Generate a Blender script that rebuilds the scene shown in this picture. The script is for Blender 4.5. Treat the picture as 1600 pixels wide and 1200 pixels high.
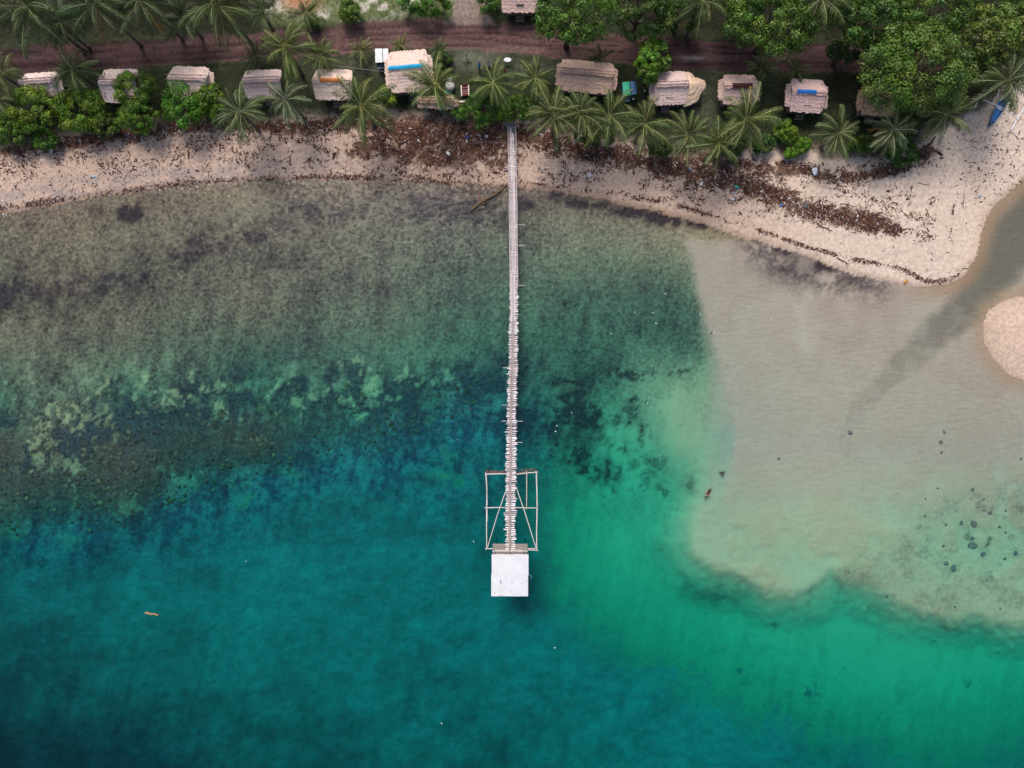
import bpy, math, random
import numpy as np
from mathutils import Vector, Matrix

for o in list(bpy.data.objects):
    bpy.data.objects.remove(o)
scene = bpy.context.scene
COL = scene.collection
H = 80.0            # drone altitude (m)
S = 0.075           # metres per plan unit at sea level
R = math.radians

# ------------------------------------------------------------------ camera, sky, sun, exposure
cd = bpy.data.cameras.new('camera')
cam = bpy.data.objects.new('camera', cd)
COL.objects.link(cam)
cd.sensor_width = 36.0
cd.lens = 36.0 / (2 * 60.0 / H)
cd.clip_start = 0.5
cd.clip_end = 5000
cam.location = (0, 0, H)
cam.rotation_euler = (0, 0, 0)
scene.camera = cam

SUN_EL, SUN_AZ = 55.0, -16.0        # azimuth from north (+y), clockwise
w = bpy.data.worlds.new('World')
scene.world = w
w.use_nodes = True
wn = w.node_tree
sky = wn.nodes.new('ShaderNodeTexSky')
sky.sky_type = 'NISHITA'
sky.sun_disc = False
sky.sun_elevation = R(SUN_EL)
sky.sun_rotation = R(SUN_AZ)
sky.air_density = 1.0
sky.dust_density = 4.0
sky.ozone_density = 1.0
bgn = wn.nodes['Background']
bgn.inputs['Strength'].default_value = 0.085
wn.links.new(sky.outputs['Color'], bgn.inputs['Color'])

sl = bpy.data.lights.new('sun', 'SUN')
sl.energy = 1.5
sl.angle = R(22)
sl.color = (1.0, 0.93, 0.86)
sun = bpy.data.objects.new('sun', sl)
COL.objects.link(sun)
sd = Vector((math.sin(R(SUN_AZ)) * math.cos(R(SUN_EL)), math.cos(R(SUN_AZ)) * math.cos(R(SUN_EL)), math.sin(R(SUN_EL))))
sun.rotation_euler = sd.to_track_quat('Z', 'Y').to_euler()
sun.location = (0, 0, 120)

scene.view_settings.view_transform = 'Standard'
scene.view_settings.look = 'None'
scene.view_settings.gamma = 1.0
scene.view_settings.use_curve_mapping = False
c_ = scene.cycles
c_.max_bounces = 6; c_.diffuse_bounces = 3; c_.glossy_bounces = 2; c_.transmission_bounces = 2; c_.volume_bounces = 0
c_.transparent_max_bounces = 10; c_.caustics_reflective = False; c_.caustics_refractive = False
scene.view_settings.exposure = 0.62

# ------------------------------------------------------------------ helpers
random.seed(7)
def at(px, py, z=0.0):
    k = S * (H - z) / H
    return Vector(((px - 800) * k, (600 - py) * k, z))

def tag(o, label=None, cat=None, group=None, kind=None):
    if label: o['label'] = label
    if cat: o['category'] = cat
    if group: o['group'] = group
    if kind: o['kind'] = kind
    return o

def empty(name, loc=(0, 0, 0), rz=0.0):
    o = bpy.data.objects.new(name, None)
    o.empty_display_size = 0.3
    o.location = loc
    o.rotation_euler = (0, 0, rz)
    COL.objects.link(o)
    return o

def link(name, mesh, parent=None, loc=(0, 0, 0), rot=(0, 0, 0), sc=(1, 1, 1), color=None):
    o = bpy.data.objects.new(name, mesh)
    COL.objects.link(o)
    o.parent = parent
    o.location = loc
    o.rotation_euler = rot
    o.scale = sc
    if color: o.color = (*color, 1)
    return o

class MB:
    """collects shapes; build() makes ONE mesh object of them"""
    def __init__(s):
        s.v = []; s.f = []; s.c = []
    def add(s, vs, fs, col=None):
        n = len(s.v)
        s.v += [tuple(p) for p in vs]
        s.f += [tuple(i + n for i in f) for f in fs]
        s.c += [col or (1, 1, 1)] * len(vs)
    def box(s, c, d, rz=0.0, m=None, col=None):
        hx, hy, hz = d[0] / 2, d[1] / 2, d[2] / 2
        vs = [Vector((x, y, z)) for z in (-hz, hz) for x, y in ((-hx, -hy), (hx, -hy), (hx, hy), (-hx, hy))]
        if rz: 
            q = Matrix.Rotation(rz, 3, 'Z'); vs = [q @ p for p in vs]
        if m: vs = [m @ p for p in vs]
        s.add([p + Vector(c) for p in vs], [(3, 2, 1, 0), (4, 5, 6, 7), (0, 1, 5, 4), (1, 2, 6, 5), (2, 3, 7, 6), (3, 0, 4, 7)], col)
    def tube(s, pts, rad, n=6, col=None, cap=True):
        pts = [Vector(p) for p in pts]
        if not hasattr(rad, '__len__'): rad = [rad] * len(pts)
        vs = []; fs = []
        for i, p in enumerate(pts):
            t = (pts[min(i + 1, len(pts) - 1)] - pts[max(i - 1, 0)]).normalized()
            a = Vector((0, 0, 1)) if abs(t.z) < 0.9 else Vector((1, 0, 0))
            u = t.cross(a).normalized(); w2 = t.cross(u)
            for k in range(n):
                g = 2 * math.pi * k / n
                vs.append(p + (u * math.cos(g) + w2 * math.sin(g)) * rad[i])
        for i in range(len(pts) - 1):
            for k in range(n):
                a = i * n + k; b = i * n + (k + 1) % n
                fs.append((a, b, b + n, a + n))
        if cap:
            fs.append(tuple(range(n - 1, -1, -1)))
            fs.append(tuple(range((len(pts) - 1) * n, len(pts) * n)))
        s.add(vs, fs, col)
    def lathe(s, prof, n=10, c=(0, 0, 0), col=None):
        vs = []; fs = []
        for r, z in prof:
            for k in range(n):
                g = 2 * math.pi * k / n
                vs.append((c[0] + r * math.cos(g), c[1] + r * math.sin(g), c[2] + z))
        for i in range(len(prof) - 1):
            for k in range(n):
                a = i * n + k; b = i * n + (k + 1) % n
                fs.append((a, b, b + n, a + n))
        fs.append(tuple(range(n - 1, -1, -1)))
        fs.append(tuple(range((len(prof) - 1) * n, len(prof) * n)))
        s.add(vs, fs, col)
    def mesh(s, name, mat, smooth=False):
        me = bpy.data.meshes.new(name)
        me.from_pydata(s.v, [], s.f)
        if any(c != (1, 1, 1) for c in s.c):
            a = me.color_attributes.new('Col', 'FLOAT_COLOR', 'POINT')
            a.data.foreach_set('color', np.array([(*c, 1) for c in s.c], dtype=np.float32).ravel())
        if mat: me.materials.append(mat)
        if smooth: me.polygons.foreach_set('use_smooth', [True] * len(me.polygons))
        me.update()
        return me
    def build(s, name, mat, parent=None, smooth=False, loc=(0, 0, 0), rot=(0, 0, 0), color=None):
        return link(name, s.mesh(name, mat, smooth), parent, loc, rot, color=color)

def np_mesh(name, V, F, mat, col=None, smooth=False, attrs=None):
    """fast mesh from numpy vertices (n,3) and equal-sided faces (m,k)"""
    me = bpy.data.meshes.new(name)
    n, m, k = len(V), len(F), F.shape[1]
    me.vertices.add(n); me.loops.add(m * k); me.polygons.add(m)
    me.vertices.foreach_set('co', np.ascontiguousarray(V, dtype=np.float32).ravel())
    me.loops.foreach_set('vertex_index', np.ascontiguousarray(F, dtype=np.int32).ravel())
    me.polygons.foreach_set('loop_start', np.arange(0, m * k, k, dtype=np.int32))
    me.polygons.foreach_set('loop_total', np.full(m, k, dtype=np.int32))
    if smooth: me.polygons.foreach_set('use_smooth', np.ones(m, dtype=bool))
    me.update(calc_edges=True)
    if col is not None:
        a = me.color_attributes.new('Col', 'FLOAT_COLOR', 'POINT')
        a.data.foreach_set('color', np.concatenate([col, np.ones((n, 1))], 1).astype(np.float32).ravel())
    for an, av in (attrs or {}).items():
        a = me.attributes.new(an, 'FLOAT', 'POINT')
        a.data.foreach_set('value', av.astype(np.float32).ravel())
    me.materials.append(mat)
    return me

# ---- numpy noise
_TAB = np.random.RandomState(11).rand(8, 256, 256)
def vnoise(x, y, seed=0):
    t = _TAB[seed % 8]
    ox = 37.3 * (seed // 8); x = x + ox; y = y + ox * 1.7
    xi = np.floor(x).astype(int); yi = np.floor(y).astype(int)
    fx = x - xi; fy = y - yi
    fx = fx * fx * fx * (fx * (fx * 6 - 15) + 10); fy = fy * fy * fy * (fy * (fy * 6 - 15) + 10)
    a = t[xi & 255, yi & 255]; b = t[(xi + 1) & 255, yi & 255]
    c = t[xi & 255, (yi + 1) & 255]; d = t[(xi + 1) & 255, (yi + 1) & 255]
    return (a * (1 - fx) + b * fx) * (1 - fy) + (c * (1 - fx) + d * fx) * fy
def fbm(x, y, seed=0, octv=4, gain=0.5):
    s = 0; a = 1.0; n = 0
    for i in range(octv):
        s = s + a * vnoise(x, y, seed + i * 3); n += a; a *= gain
        x, y = (x * 1.6 - y * 1.2) + 5.1, (x * 1.2 + y * 1.6) + 9.7
    return s / n            # 0..1, mean .5
def sstep(a, b, x):
    t = np.clip((x - a) / (b - a), 0, 1)
    return t * t * (3 - 2 * t)
def seg_dist(px, py, pts):
    """distance to polyline, and parameter u (index along)"""
    best = np.full(px.shape, 1e9); par = np.zeros(px.shape)
    for i in range(len(pts) - 1):
        (ax, ay), (bx, by) = pts[i], pts[i + 1]
        dx, dy = bx - ax, by - ay
        t = np.clip(((px - ax) * dx + (py - ay) * dy) / (dx * dx + dy * dy), 0, 1)
        d = np.hypot(px - ax - t * dx, py - ay - t * dy)
        m = d < best
        best = np.where(m, d, best); par = np.where(m, i + t, par)
    return best, par
def poly_sdf(px, py, pts):
    """positive inside"""
    d, _ = seg_dist(px, py, list(pts) + [pts[0]])
    ins = np.zeros(px.shape, bool)
    n = len(pts)
    for i in range(n):
        (x1, y1), (x2, y2) = pts[i], pts[(i + 1) % n]
        if y1 == y2: continue
        c = ((y1 > py) != (y2 > py)) & (px < (x2 - x1) * (py - y1) / (y2 - y1) + x1)
        ins ^= c
    return np.where(ins, d, -d)
def lerp(a, b, t):
    a = np.asarray(a, float); b = np.asarray(b, float)
    return a + (b - a) * t[..., None]

# ------------------------------------------------------------------ materials
def nodes(m):
    m.use_nodes = True
    t = m.node_tree
    return t, t.nodes, t.links, t.nodes['Principled BSDF']
MATS = {}
def M(name, col=(0.5, 0.5, 0.5), rough=0.8, var=0.25, scale=6.0, bump=0.0, attr=None, objcol=False, trans=0.0, metal=0.0, stretch=None, spec=0.3):
    """principled material with noise variation, optional vertex colour / object colour multiply"""
    if name in MATS: return MATS[name]
    m = bpy.data.materials.new(name); MATS[name] = m
    t, N, L, p = nodes(m)
    p.inputs['Roughness'].default_value = rough
    p.inputs['Metallic'].default_value = metal
    p.inputs['Specular IOR Level'].default_value = spec
    tc = N.new('ShaderNodeTexCoord'); mp = N.new('ShaderNodeMapping')
    L.new(tc.outputs['Object'], mp.inputs['Vector'])
    if stretch: mp.inputs['Scale'].default_value = stretch
    nz = N.new('ShaderNodeTexNoise'); nz.inputs['Scale'].default_value = scale; nz.inputs['Detail'].default_value = 5
    L.new(mp.outputs['Vector'], nz.inputs['Vector'])
    mr = N.new('ShaderNodeMapRange')
    mr.inputs['From Min'].default_value = 0.3; mr.inputs['From Max'].default_value = 0.7
    mr.inputs['To Min'].default_value = 1 - var; mr.inputs['To Max'].default_value = 1 + var
    L.new(nz.outputs['Fac'], mr.inputs['Value'])
    def mul(a, b):
        x = N.new('ShaderNodeMix'); x.data_type = 'RGBA'; x.blend_type = 'MULTIPLY'; x.inputs[0].default_value = 1
        for s, i in ((a, 6), (b, 7)):
            if isinstance(s, tuple): x.inputs[i].default_value = (*s, 1)
            else: L.new(s, x.inputs[i])
        return x.outputs[2]
    c = mul(tuple(col), mr.outputs['Result'])
    if attr:
        a = N.new('ShaderNodeAttribute'); a.attribute_name = attr; c = mul(c, a.outputs['Color'])
    if objcol:
        a = N.new('ShaderNodeObjectInfo'); c = mul(c, a.outputs['Color'])
    L.new(c, p.inputs['Base Color'])
    if bump:
        b = N.new('ShaderNodeBump'); b.inputs['Strength'].default_value = bump; b.inputs['Distance'].default_value = 0.05
        L.new(nz.outputs['Fac'], b.inputs['Height']); L.new(b.outputs['Normal'], p.inputs['Normal'])
    if trans:
        tr = N.new('ShaderNodeBsdfTranslucent'); mx = N.new('ShaderNodeMixShader'); mx.inputs[0].default_value = trans
        L.new(c, tr.inputs['Color']); L.new(p.outputs[0], mx.inputs[1]); L.new(tr.outputs[0], mx.inputs[2])
        L.new(mx.outputs[0], N['Material Output'].inputs['Surface'])
    return m

# ------------------------------------------------------------------ terrain fields (plan units: 1 = 7.5 cm, origin top left of the bay plan)
SHORE = [(-3000, 900), (-900, 450), (-300, 362), (0, 333), (60, 323), (100, 317), (200, 303), (300, 289), (400, 283), (500, 280), (600, 283), (700, 289),
         (800, 293), (860, 301), (950, 312), (1040, 336), (1100, 352), (1200, 383), (1300, 417), (1380, 440), (1430, 448), (1480, 446),
         (1508, 430), (1526, 400), (1534, 360), (1548, 328), (1600, 281), (1700, 200), (1800, 50), (2300, -900), (2300, -9000), (-3000, -9000)]
BANK = [(1536, 505), (1545, 485), (1570, 470), (1600, 462), (1700, 440), (2400, 250), (9000, 0), (9000, 1500), (2400, 900), (1700, 640), (1620, 602),
        (1580, 586), (1552, 562), (1538, 535)]
VEG = [(-3000, 300), (-200, 262), (0, 236), (50, 228), (100, 217), (200, 200), (300, 192), (400, 194), (480, 188), (560, 186), (620, 178), (660, 176), (700, 186), (760, 190),
       (800, 190), (860, 208), (950, 222), (1050, 238), (1150, 243), (1190, 234), (1300, 246), (1390, 252), (1430, 232), (1450, 216), (1500, 190),
       (1540, 168), (1572, 140), (1610, 120), (1680, 60), (2000, -900), (2000, -9000), (-3000, -9000)]
ROAD = [(-900, 130), (-100, 104), (0, 97), (100, 90), (200, 84), (300, 78), (380, 74), (480, 66), (560, 59), (660, 53), (740, 55), (830, 63), (900, 70), (1000, 80), (1100, 88), (1200, 91),
        (1380, 91), (1600, 88), (2400, 60)]
BRANCH = [(738, 50), (733, 20), (738, -10), (760, -80), (800, -300)]
DELTA1 = [(1070, 375), (1082, 420), (1086, 460), (1100, 520), (1112, 570), (1112, 640), (1108, 720), (1098, 775), (1078, 815), (1072, 845), (1084, 875), (1112, 893), (1160, 903), (1195, 924),
          (1235, 932), (1275, 918), (1310, 890), (1370, 862), (1440, 800), (1520, 770), (1700, 745), (2500, 700), (2500, -400), (1700, 100), (1540, 270), (1480, 400), (1200, 375)]
DELTA2 = [(1200, 700), (1250, 850), (1318, 905), (1370, 922), (1410, 945), (1450, 955), (1530, 962), (1600, 978), (1750, 1000), (2500, 1100), (2500, 500), (1500, 600)]
CHAN = [(1720, 250), (1640, 310), (1580, 380), (1545, 435), (1500, 490), (1450, 535), (1390, 590), (1340, 640), (1322, 690), (1320, 740)]
CP = np.array([
    (0, 345, .15, .75), (200, 340, .15, .75), (400, 310, .15, .76), (600, 300, .15, .74), (780, 310, .2, .85), (900, 335, .25, .75), (1000, 365, .25, .62),
    (0, 450, .24, .88), (200, 440, .24, .85), (400, 400, .25, .9), (600, 380, .36, .86), (750, 400, .55, .88), (880, 400, .45, .66), (1000, 400, .4, .62), (1080, 395, .28, .5), (1200, 410, .15, .4),
    (0, 540, .27, .78), (200, 520, .27, .80), (400, 500, .34, .82), (600, 480, .55, .82), (740, 500, 1.1, .78), (900, 480, 1.1, .82), (1040, 470, 1.0, .88), (1070, 540, 1.1, .82),
    (0, 620, .9, .78), (200, 620, 1.1, .86), (400, 600, 1.5, .84), (600, 600, 1.5, .74), (740, 620, 2.1, .86), (880, 600, 1.7, .86), (950, 560, 1.4, .8), (950, 635, 1.9, .92), (930, 590, 1.6, .9), (1000, 605, 1.2, .3), (1060, 640, .8, .0), (1060, 700, 1.0, .0),
    (0, 720, .8, .93), (200, 730, .9, .95), (400, 700, 1.2, .95), (600, 700, 2.4, .93), (740, 720, 3.6, .78), (880, 680, 2.5, .9), (940, 700, 2.6, .42), (1000, 730, 2.5, .4), (1050, 780, 2.4, .12),
    (0, 800, 1.3, .93), (200, 800, 1.7, .92), (400, 780, 3.6, .82), (600, 800, 4.6, .66), (740, 820, 5.4, .76), (880, 780, 4.2, .34), (960, 850, 3.4, .06), (1040, 860, 3.0, .0),
    (0, 900, 5.0, .72), (200, 900, 5.4, .66), (400, 900, 5.6, .64), (600, 900, 5.8, .66), (800, 950, 6.2, .66), (950, 950, 4.6, .28), (1080, 950, 3.9, .08), (1230, 1000, 3.4, .0), (1400, 1050, 3.4, .0), (1590, 1050, 3.7, .08),
    (0, 1050, 8, .86), (200, 1050, 7.2, .74), (400, 1050, 6.8, .68), (600, 1050, 6.8, .68), (800, 1080, 6.8, .68), (1000, 1080, 6, .6), (1200, 1140, 5.4, .5), (1400, 1140, 4.6, .3), (1590, 1170, 5.4, .45),
    (0, 1200, 12, 1.0), (200, 1200, 11, .95), (400, 1200, 9, .84), (700, 1200, 8, .76), (1000, 1200, 6.8, .64), (1300, 1220, 6.6, .66), (1600, 1260, 7, .66), (0, 1350, 14, .95), (800, 1350, 11, .9),
], float)
DCP = np.array([   # depths over the sand delta
    (1120, 400, .16, 0), (1200, 450, .14, 0), (1300, 480, .10, 0), (1300, 600, .2, 0), (1180, 600, .28, 0), (1130, 640, .42, 0), (1180, 740, .45, 0), (1110, 790, .75, 0), (1300, 760, .36, 0), (1140, 840, .72, 0), (1230, 880, .68, 0), (1230, 800, .5, 0),
    (1400, 700, .3, 0), (1540, 640, .2, 0), (1590, 700, .3, 0), (1440, 520, .15, 0), (1400, 880, .72, 0), (1500, 850, .85, 0), (1590, 850, .8, 0), (1560, 930, .66, 0), (1460, 935, .7, 0), (1480, 780, .55, 0), (1340, 840, .62, 0)], float)
def rbf(P, vals, u, v):
    d = np.hypot(P[:, None, 0] - P[None, :, 0], P[:, None, 1] - P[None, :, 1])
    n = len(P)
    A = np.zeros((n + 1, n + 1)); A[:n, :n] = d; A[:n, n] = 1; A[n, :n] = 1
    wts = np.linalg.solve(A, np.append(vals, 0))
    out = np.full(u.shape, wts[n])
    for i in range(n):
        out = out + wts[i] * np.hypot(u - P[i, 0], v - P[i, 1])
    return out

def gauss(u, v, cx, cy, rx, ry=None):
    return np.exp(-((u - cx) / rx) ** 2 - ((v - cy) / (ry or rx)) ** 2)

def terrain(u, v):
    uc = np.clip(u, -250, 1850); vc = np.clip(v, -150, 1400)
    wob = (fbm(u / 60, v / 60, 1) - .5) * 18 + (fbm(u / 14, v / 14, 2) - .5) * 7
    s1 = poly_sdf(u, v, SHORE); s2 = poly_sdf(u, v, BANK)
    s = np.maximum(s1, s2) + wob * .5 * sstep(1500, 1420, u) + wob * .15
    sm = s * S
    veg = poly_sdf(u, v, VEG) + (fbm(u / 30, v / 30, 3, 3) - .5) * 22
    # depth
    D = np.maximum(rbf(CP, CP[:, 2], uc, vc), .05)
    W = np.clip(rbf(CP, CP[:, 3], uc, vc), 0, 1)
    ew = (fbm(u / 40, v / 40, 4, 3) - .5) * 26 + (fbm(u / 9, v / 9, 5, 2) - .5) * 9
    d2 = poly_sdf(u, v, DELTA2) + ew * .7
    ewa = ew * (.2 + .35 * sstep(560, 860, v))
    d1 = poly_sdf(u, v, DELTA1) + ewa
    soft = 22 + 60 * gauss(u, v, 1110, 690, 80, 110)
    m2 = sstep(-30, 14, d2)
    soft1 = np.where((u > 1330) & (v > 740), 60, soft)
    m1 = sstep(-soft1 * .45, soft1 * .55, d1)
    Dd = .75 * np.maximum(rbf(DCP, DCP[:, 2], np.clip(u, 1000, 1620), np.clip(v, 420, 1000)), .08)
    md = np.maximum(m1, m2)
    sw = fbm(u / 90 + fbm(u / 60, v / 60, 22, 3) * 2.2, v / 130 + fbm(u / 50, v / 70, 23, 3) * 2.2, 24, 4) - .5
    Dd = Dd * (1 + .12 * sstep(740, 880, v)) * (1 + .9 * sw)
    wide = np.maximum(sstep(-62, 12, d1), sstep(-62, 10, d2)) * sstep(600, 800, v)
    dm = np.maximum(md * .22 + wide * .78, md * (1 - sstep(600, 800, v)))
    dm = np.where(md > .999, 1, dm)
    D = D * (1 - dm) + Dd * dm
    Wd = .06 + .10 * (fbm(u / 70, v / 70, 6) - .5)
    Wd = Wd + m2 * (1 - m1) * (.10 + .35 * gauss(u, v, 1330, 905, 50, 22) + .2 * sstep(.5, .75, fbm(u / 24, v / 24, 7)))
    W = W * (1 - md) + Wd * md
    # shadow-free dark weed at the foot of the delta front
    W = W + .25 * gauss(u, v, 1390, 950, 80, 16) * (1 - m2) + .4 * gauss(u, v, 1110, 930, 50, 22) * (1 - md) + .6 * gauss(u, v, 1080, 757, 9, 15)
    # river channel
    cdist, cpar = seg_dist(u, v, CHAN)
    cw = np.interp(cpar, [0, 3, 5, 7, 9], [70, 50, 30, 15, 6])
    chan = sstep(cw, cw * .45, cdist + (fbm(u / 30, v / 30, 9, 3) - .5) * 20) * np.interp(cpar, [0, 3.5, 5, 6.5, 8, 9], [1, 1, .5, .28, .14, 0]) * np.interp(cpar, [3, 6], [1, .5]) ** (1.2 * sstep(.55, .4, fbm(u / 18, v / 18, 25, 4)))
    D = D + chan * .05
    W = W + chan * .2
    nw, _ = seg_dist(u, v, [(1180, 385), (1215, 412), (1265, 428), (1330, 440), (1370, 446)])
    W = W + .62 * np.exp(-(nw / 26) ** 2) * sstep(.36, .56, fbm(u / 12, v / 12, 21, 4, .6))
    # nearshore ramp
    D = D * (1 - np.exp(-np.maximum(-sm, 0) / 1.6)) + .02
    # patchiness
    zone = sstep(520, 600, v) * sstep(860, 740, v) * sstep(880, 760, u)            # coral and sand pockets
    zone2 = gauss(u, v, 965, 690, 75, 80)
    n1 = fbm(u / 46, v / 60, 12, 5, .6) - .5
    n2 = fbm(u / 15, v / 20, 13, 4, .6) - .5
    n3 = fbm(u / 5, v / 5, 14, 3, .6) - .5
    deep = sstep(3.2, 5.5, D)
    band, _ = seg_dist(u, v + n1 * 26, [(-300, 500), (0, 462), (100, 450), (190, 435), (300, 398), (400, 372), (460, 335), (600, 325), (760, 330), (800, 350)])
    W = W + (1 - md) * .16 * np.exp(-(band / 26) ** 2) * (.5 + sstep(.42, .6, fbm(u / 20, v / 16, 16, 4)))
    navy, _ = seg_dist(u, v + n1 * 60, [(-300, 690), (0, 690), (60, 700), (160, 670), (250, 650), (330, 625), (480, 605), (560, 610), (640, 625), (720, 615), (780, 600), (800, 640)])
    navym = np.exp(-(navy / 42) ** 2) * sstep(.36, .5, fbm(u / 30, v / 26, 17, 4))
    W = W + navym * .3
    cream = np.zeros_like(u)
    for cx, cy, rx, ry in ((65, 690, 26, 34), (100, 715, 28, 26), (115, 738, 14, 10), (45, 745, 8, 8), (15, 730, 6, 5), (172, 655, 12, 34), (180, 685, 16, 10), (222, 603, 14, 18), (150, 690, 10, 8), (255, 646, 18, 10), (330, 605, 18, 16), (340, 655, 10, 12),
                           (375, 667, 8, 6), (425, 618, 16, 14), (435, 640, 10, 9), (490, 618, 16, 12), (460, 640, 22, 12), (575, 590, 16, 26), (590, 620, 20, 12), (555, 640, 18, 10), (640, 575, 12, 14), (125, 650, 30, 14), (70, 665, 20, 12), (560, 565, 22, 10), (690, 590, 18, 12), (290, 620, 20, 10)):
        cream = np.maximum(cream, gauss(u + n2 * 70, v + n1 * 60, cx, cy, rx * 1.35, ry * 1.35))
    lace = fbm(u / 8, v / 10, 18, 5, .68)
    cream = sstep(.62, .86, cream * .55 + (lace - .5) * 1.9 + .28) * sstep(.12, .4, cream)
    teal = np.zeros_like(u)
    for cx, cy, rx, ry in ((205, 790, 16, 12), (280, 762, 20, 16), (262, 740, 6, 16), (312, 746, 6, 8), (372, 742, 10, 18), (388, 775, 16, 18), (690, 738, 26, 8), (702, 712, 10, 16), (710, 750, 8, 14), (668, 660, 12, 10), (460, 745, 22, 10), (0, 830, 14, 12), (110, 840, 20, 12), (30, 820, 24, 14)):
        teal = np.maximum(teal, gauss(u + n2 * 60, v + n1 * 60, cx, cy, rx * 1.3, ry * 1.3))
    teal = sstep(.25, .95, teal * (.4 + 1.2 * lace))
    tuft = np.zeros_like(u)
    for cx, cy, rx, ry in ((1010, 678, 9, 10), (1022, 703, 7, 9), (1030, 722, 14, 12), (1010, 735, 20, 22), (985, 715, 10, 12), (998, 625, 9, 6), (1005, 592, 14, 8), (985, 650, 8, 12), (950, 740, 26, 14), (905, 720, 20, 12), (960, 770, 16, 8), (1062, 592, 12, 6), (920, 655, 40, 26), (880, 640, 30, 40), (990, 590, 24, 12), (975, 690, 14, 10), (1040, 765, 8, 6), (1585, 1025, 7, 7), (1268, 1065, 8, 7), (1217, 975, 6, 9), (1443, 993, 4, 4), (1457, 1000, 4, 5), (1508, 1045, 5, 4), (1520, 1048, 5, 4), (1358, 1072, 5, 5), (1555, 1013, 4, 5), (1308, 1038, 4, 4), (1290, 1052, 4, 4), (1160, 1045, 6, 5), (1175, 964, 4, 4)):
        tuft = np.maximum(tuft, gauss(u + n2 * 80, v + n1 * 60, cx, cy, rx * 1.3, ry * 1.3))
    tuft = sstep(.5, .9, tuft * .6 + (fbm(u / 9, v / 9, 19, 4, .65) - .5) * 1.6 + .25) * sstep(.12, .45, tuft)
    pk = .55 * sstep(.05, .16, n1 + .45 * n2) * (zone * (.4 + .6 * sstep(640, 600, v + (n1 * 80)) + .5 * gauss(u, v, 110, 700, 60, 60)))
    W2 = W + (1 - md) * (n1 * (.22 + .3 * zone + 1.6 * zone2 - .1 * deep) + n2 * (.26 + .3 * zone + .5 * zone2 - .16 * deep) + n3 * (.28 + .12 * zone - .22 * deep)) + md * n3 * .05
    W2 = W2 - pk * .85 - cream * (.50 - .16 * sstep(600, 740, v)) - teal * .24 + tuft * .46 * (1 - md)
    # streaks running down the slope
    W2 = W2 + (1 - md) * (fbm(u / 11 + v / 60, v / 70, 20, 3) - .5) * .3 * sstep(380, 520, v) * (1 - deep * .6)
    # specks of weed on sand
    spk = sstep(.66, .74, fbm(u / 16, v / 16, 15, 3)) * (gauss(u, v, 1530, 840, 80, 70) * .5 + .10 * gauss(u, v, 1230, 1060, 500, 90))
    W2 = W2 + spk
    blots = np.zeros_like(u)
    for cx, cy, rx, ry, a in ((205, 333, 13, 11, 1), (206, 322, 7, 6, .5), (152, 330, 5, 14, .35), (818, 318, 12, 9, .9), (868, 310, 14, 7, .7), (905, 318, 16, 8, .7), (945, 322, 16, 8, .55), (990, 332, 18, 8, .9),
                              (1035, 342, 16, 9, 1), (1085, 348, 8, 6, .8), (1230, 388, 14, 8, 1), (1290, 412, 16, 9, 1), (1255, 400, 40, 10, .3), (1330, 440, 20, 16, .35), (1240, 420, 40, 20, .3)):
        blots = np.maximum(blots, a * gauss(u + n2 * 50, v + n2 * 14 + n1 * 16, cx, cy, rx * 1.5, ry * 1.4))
    W2 = np.clip(W2, 0, 1.05)
    sand = np.array((.54, .455, .295)); weed = np.array((.074, .056, .054))
    brown = np.array((.13, .095, .065))
    A = lerp(sand, weed, W2)
    A = A * (1 + .35 * md * sw)[..., None]
    A = lerp(A, A * lerp((.94, .92, 1.2), (1.1, 1.1, 1.15), sstep(680, 860, v)), md)
    A = lerp(A, A * .4 + brown * .6, sstep(1.2, .1, -sm) * .55 * (1 - md) * (s < 0))      # brown algae film along the water line
    fd = sstep(0, 1, np.clip((v - 620) / 120, 0, 1)) * zone * .5
    A = lerp(A, A * np.array((1.3, 1.0, .92)), cream * .9)
    A = lerp(A, np.array((.13, .062, .058)) * (.5 + .9 * lace[..., None]), np.clip(zone * sstep(640, 700, v) * sstep(2.6, 1.6, D) * (1 - teal) * (1 - cream), 0, 1) * .75)
    mot = 1 + .75 * (fbm(u / 55, v / 38, 26, 5, .55) - .5) + .5 * (fbm(u / 14, v / 11, 27, 3) - .5)
    A = lerp(A, lerp((.17, .225, .26), (.055, .062, .115), sstep(.58, 1.0, W2)) * mot[..., None], np.maximum(deep, sstep(1.3, 3.0, D) * sstep(900, 780, u) * (1 - .5 * teal)) * sstep(.3, .6, W2))  # bluish deep bed colour stands in for light scattered in the water
    A = lerp(A, (.055, .058, .075), np.clip(navym, 0, 1) * (1 - cream) * (1 - pk) * .75)
    A = lerp(A, (.185, .155, .125), chan * .9)
    A = lerp(A, (.42, .30, .20), sstep(34, 8, -s2) * sstep(-42, -4, s2) * .7)
    A = lerp(A, (.40, .27, .17), sstep(30, 4, -s1) * sstep(1380, 1500, u) * (s < 0) * .8)
    z = -D + (1 - md * .8) * (n3 * .25 + n2 * .25) * sstep(.2, 1.0, D) * np.clip(W2, .05, 1)
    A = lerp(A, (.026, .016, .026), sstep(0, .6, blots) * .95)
    # ---- beach
    grain = fbm(u / 3, v / 3, 30, 3) - .5
    bl = lerp((.50, .36, .275), (.61, .45, .35), fbm(u / 80, v / 50, 31, 4)[...])
    leftg = sstep(620, 380, u) * sstep(60, 15, s) * .8
    bl = lerp(bl, (.36, .30, .275), leftg * sstep(.35, .6, fbm(u / 24, v / 12, 32, 3)))
    bl = lerp(bl, (.68, .555, .455), sstep(1050, 1350, u) * np.where(s2 > s1, .25, .85))
    bl = bl * (1 + grain[..., None] * .35)
    wet = sstep(13, 2, s + (n2 * 8)) 
    wet = np.where(s2 > s1, sstep(34, 0, s2) * .55, wet)
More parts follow.
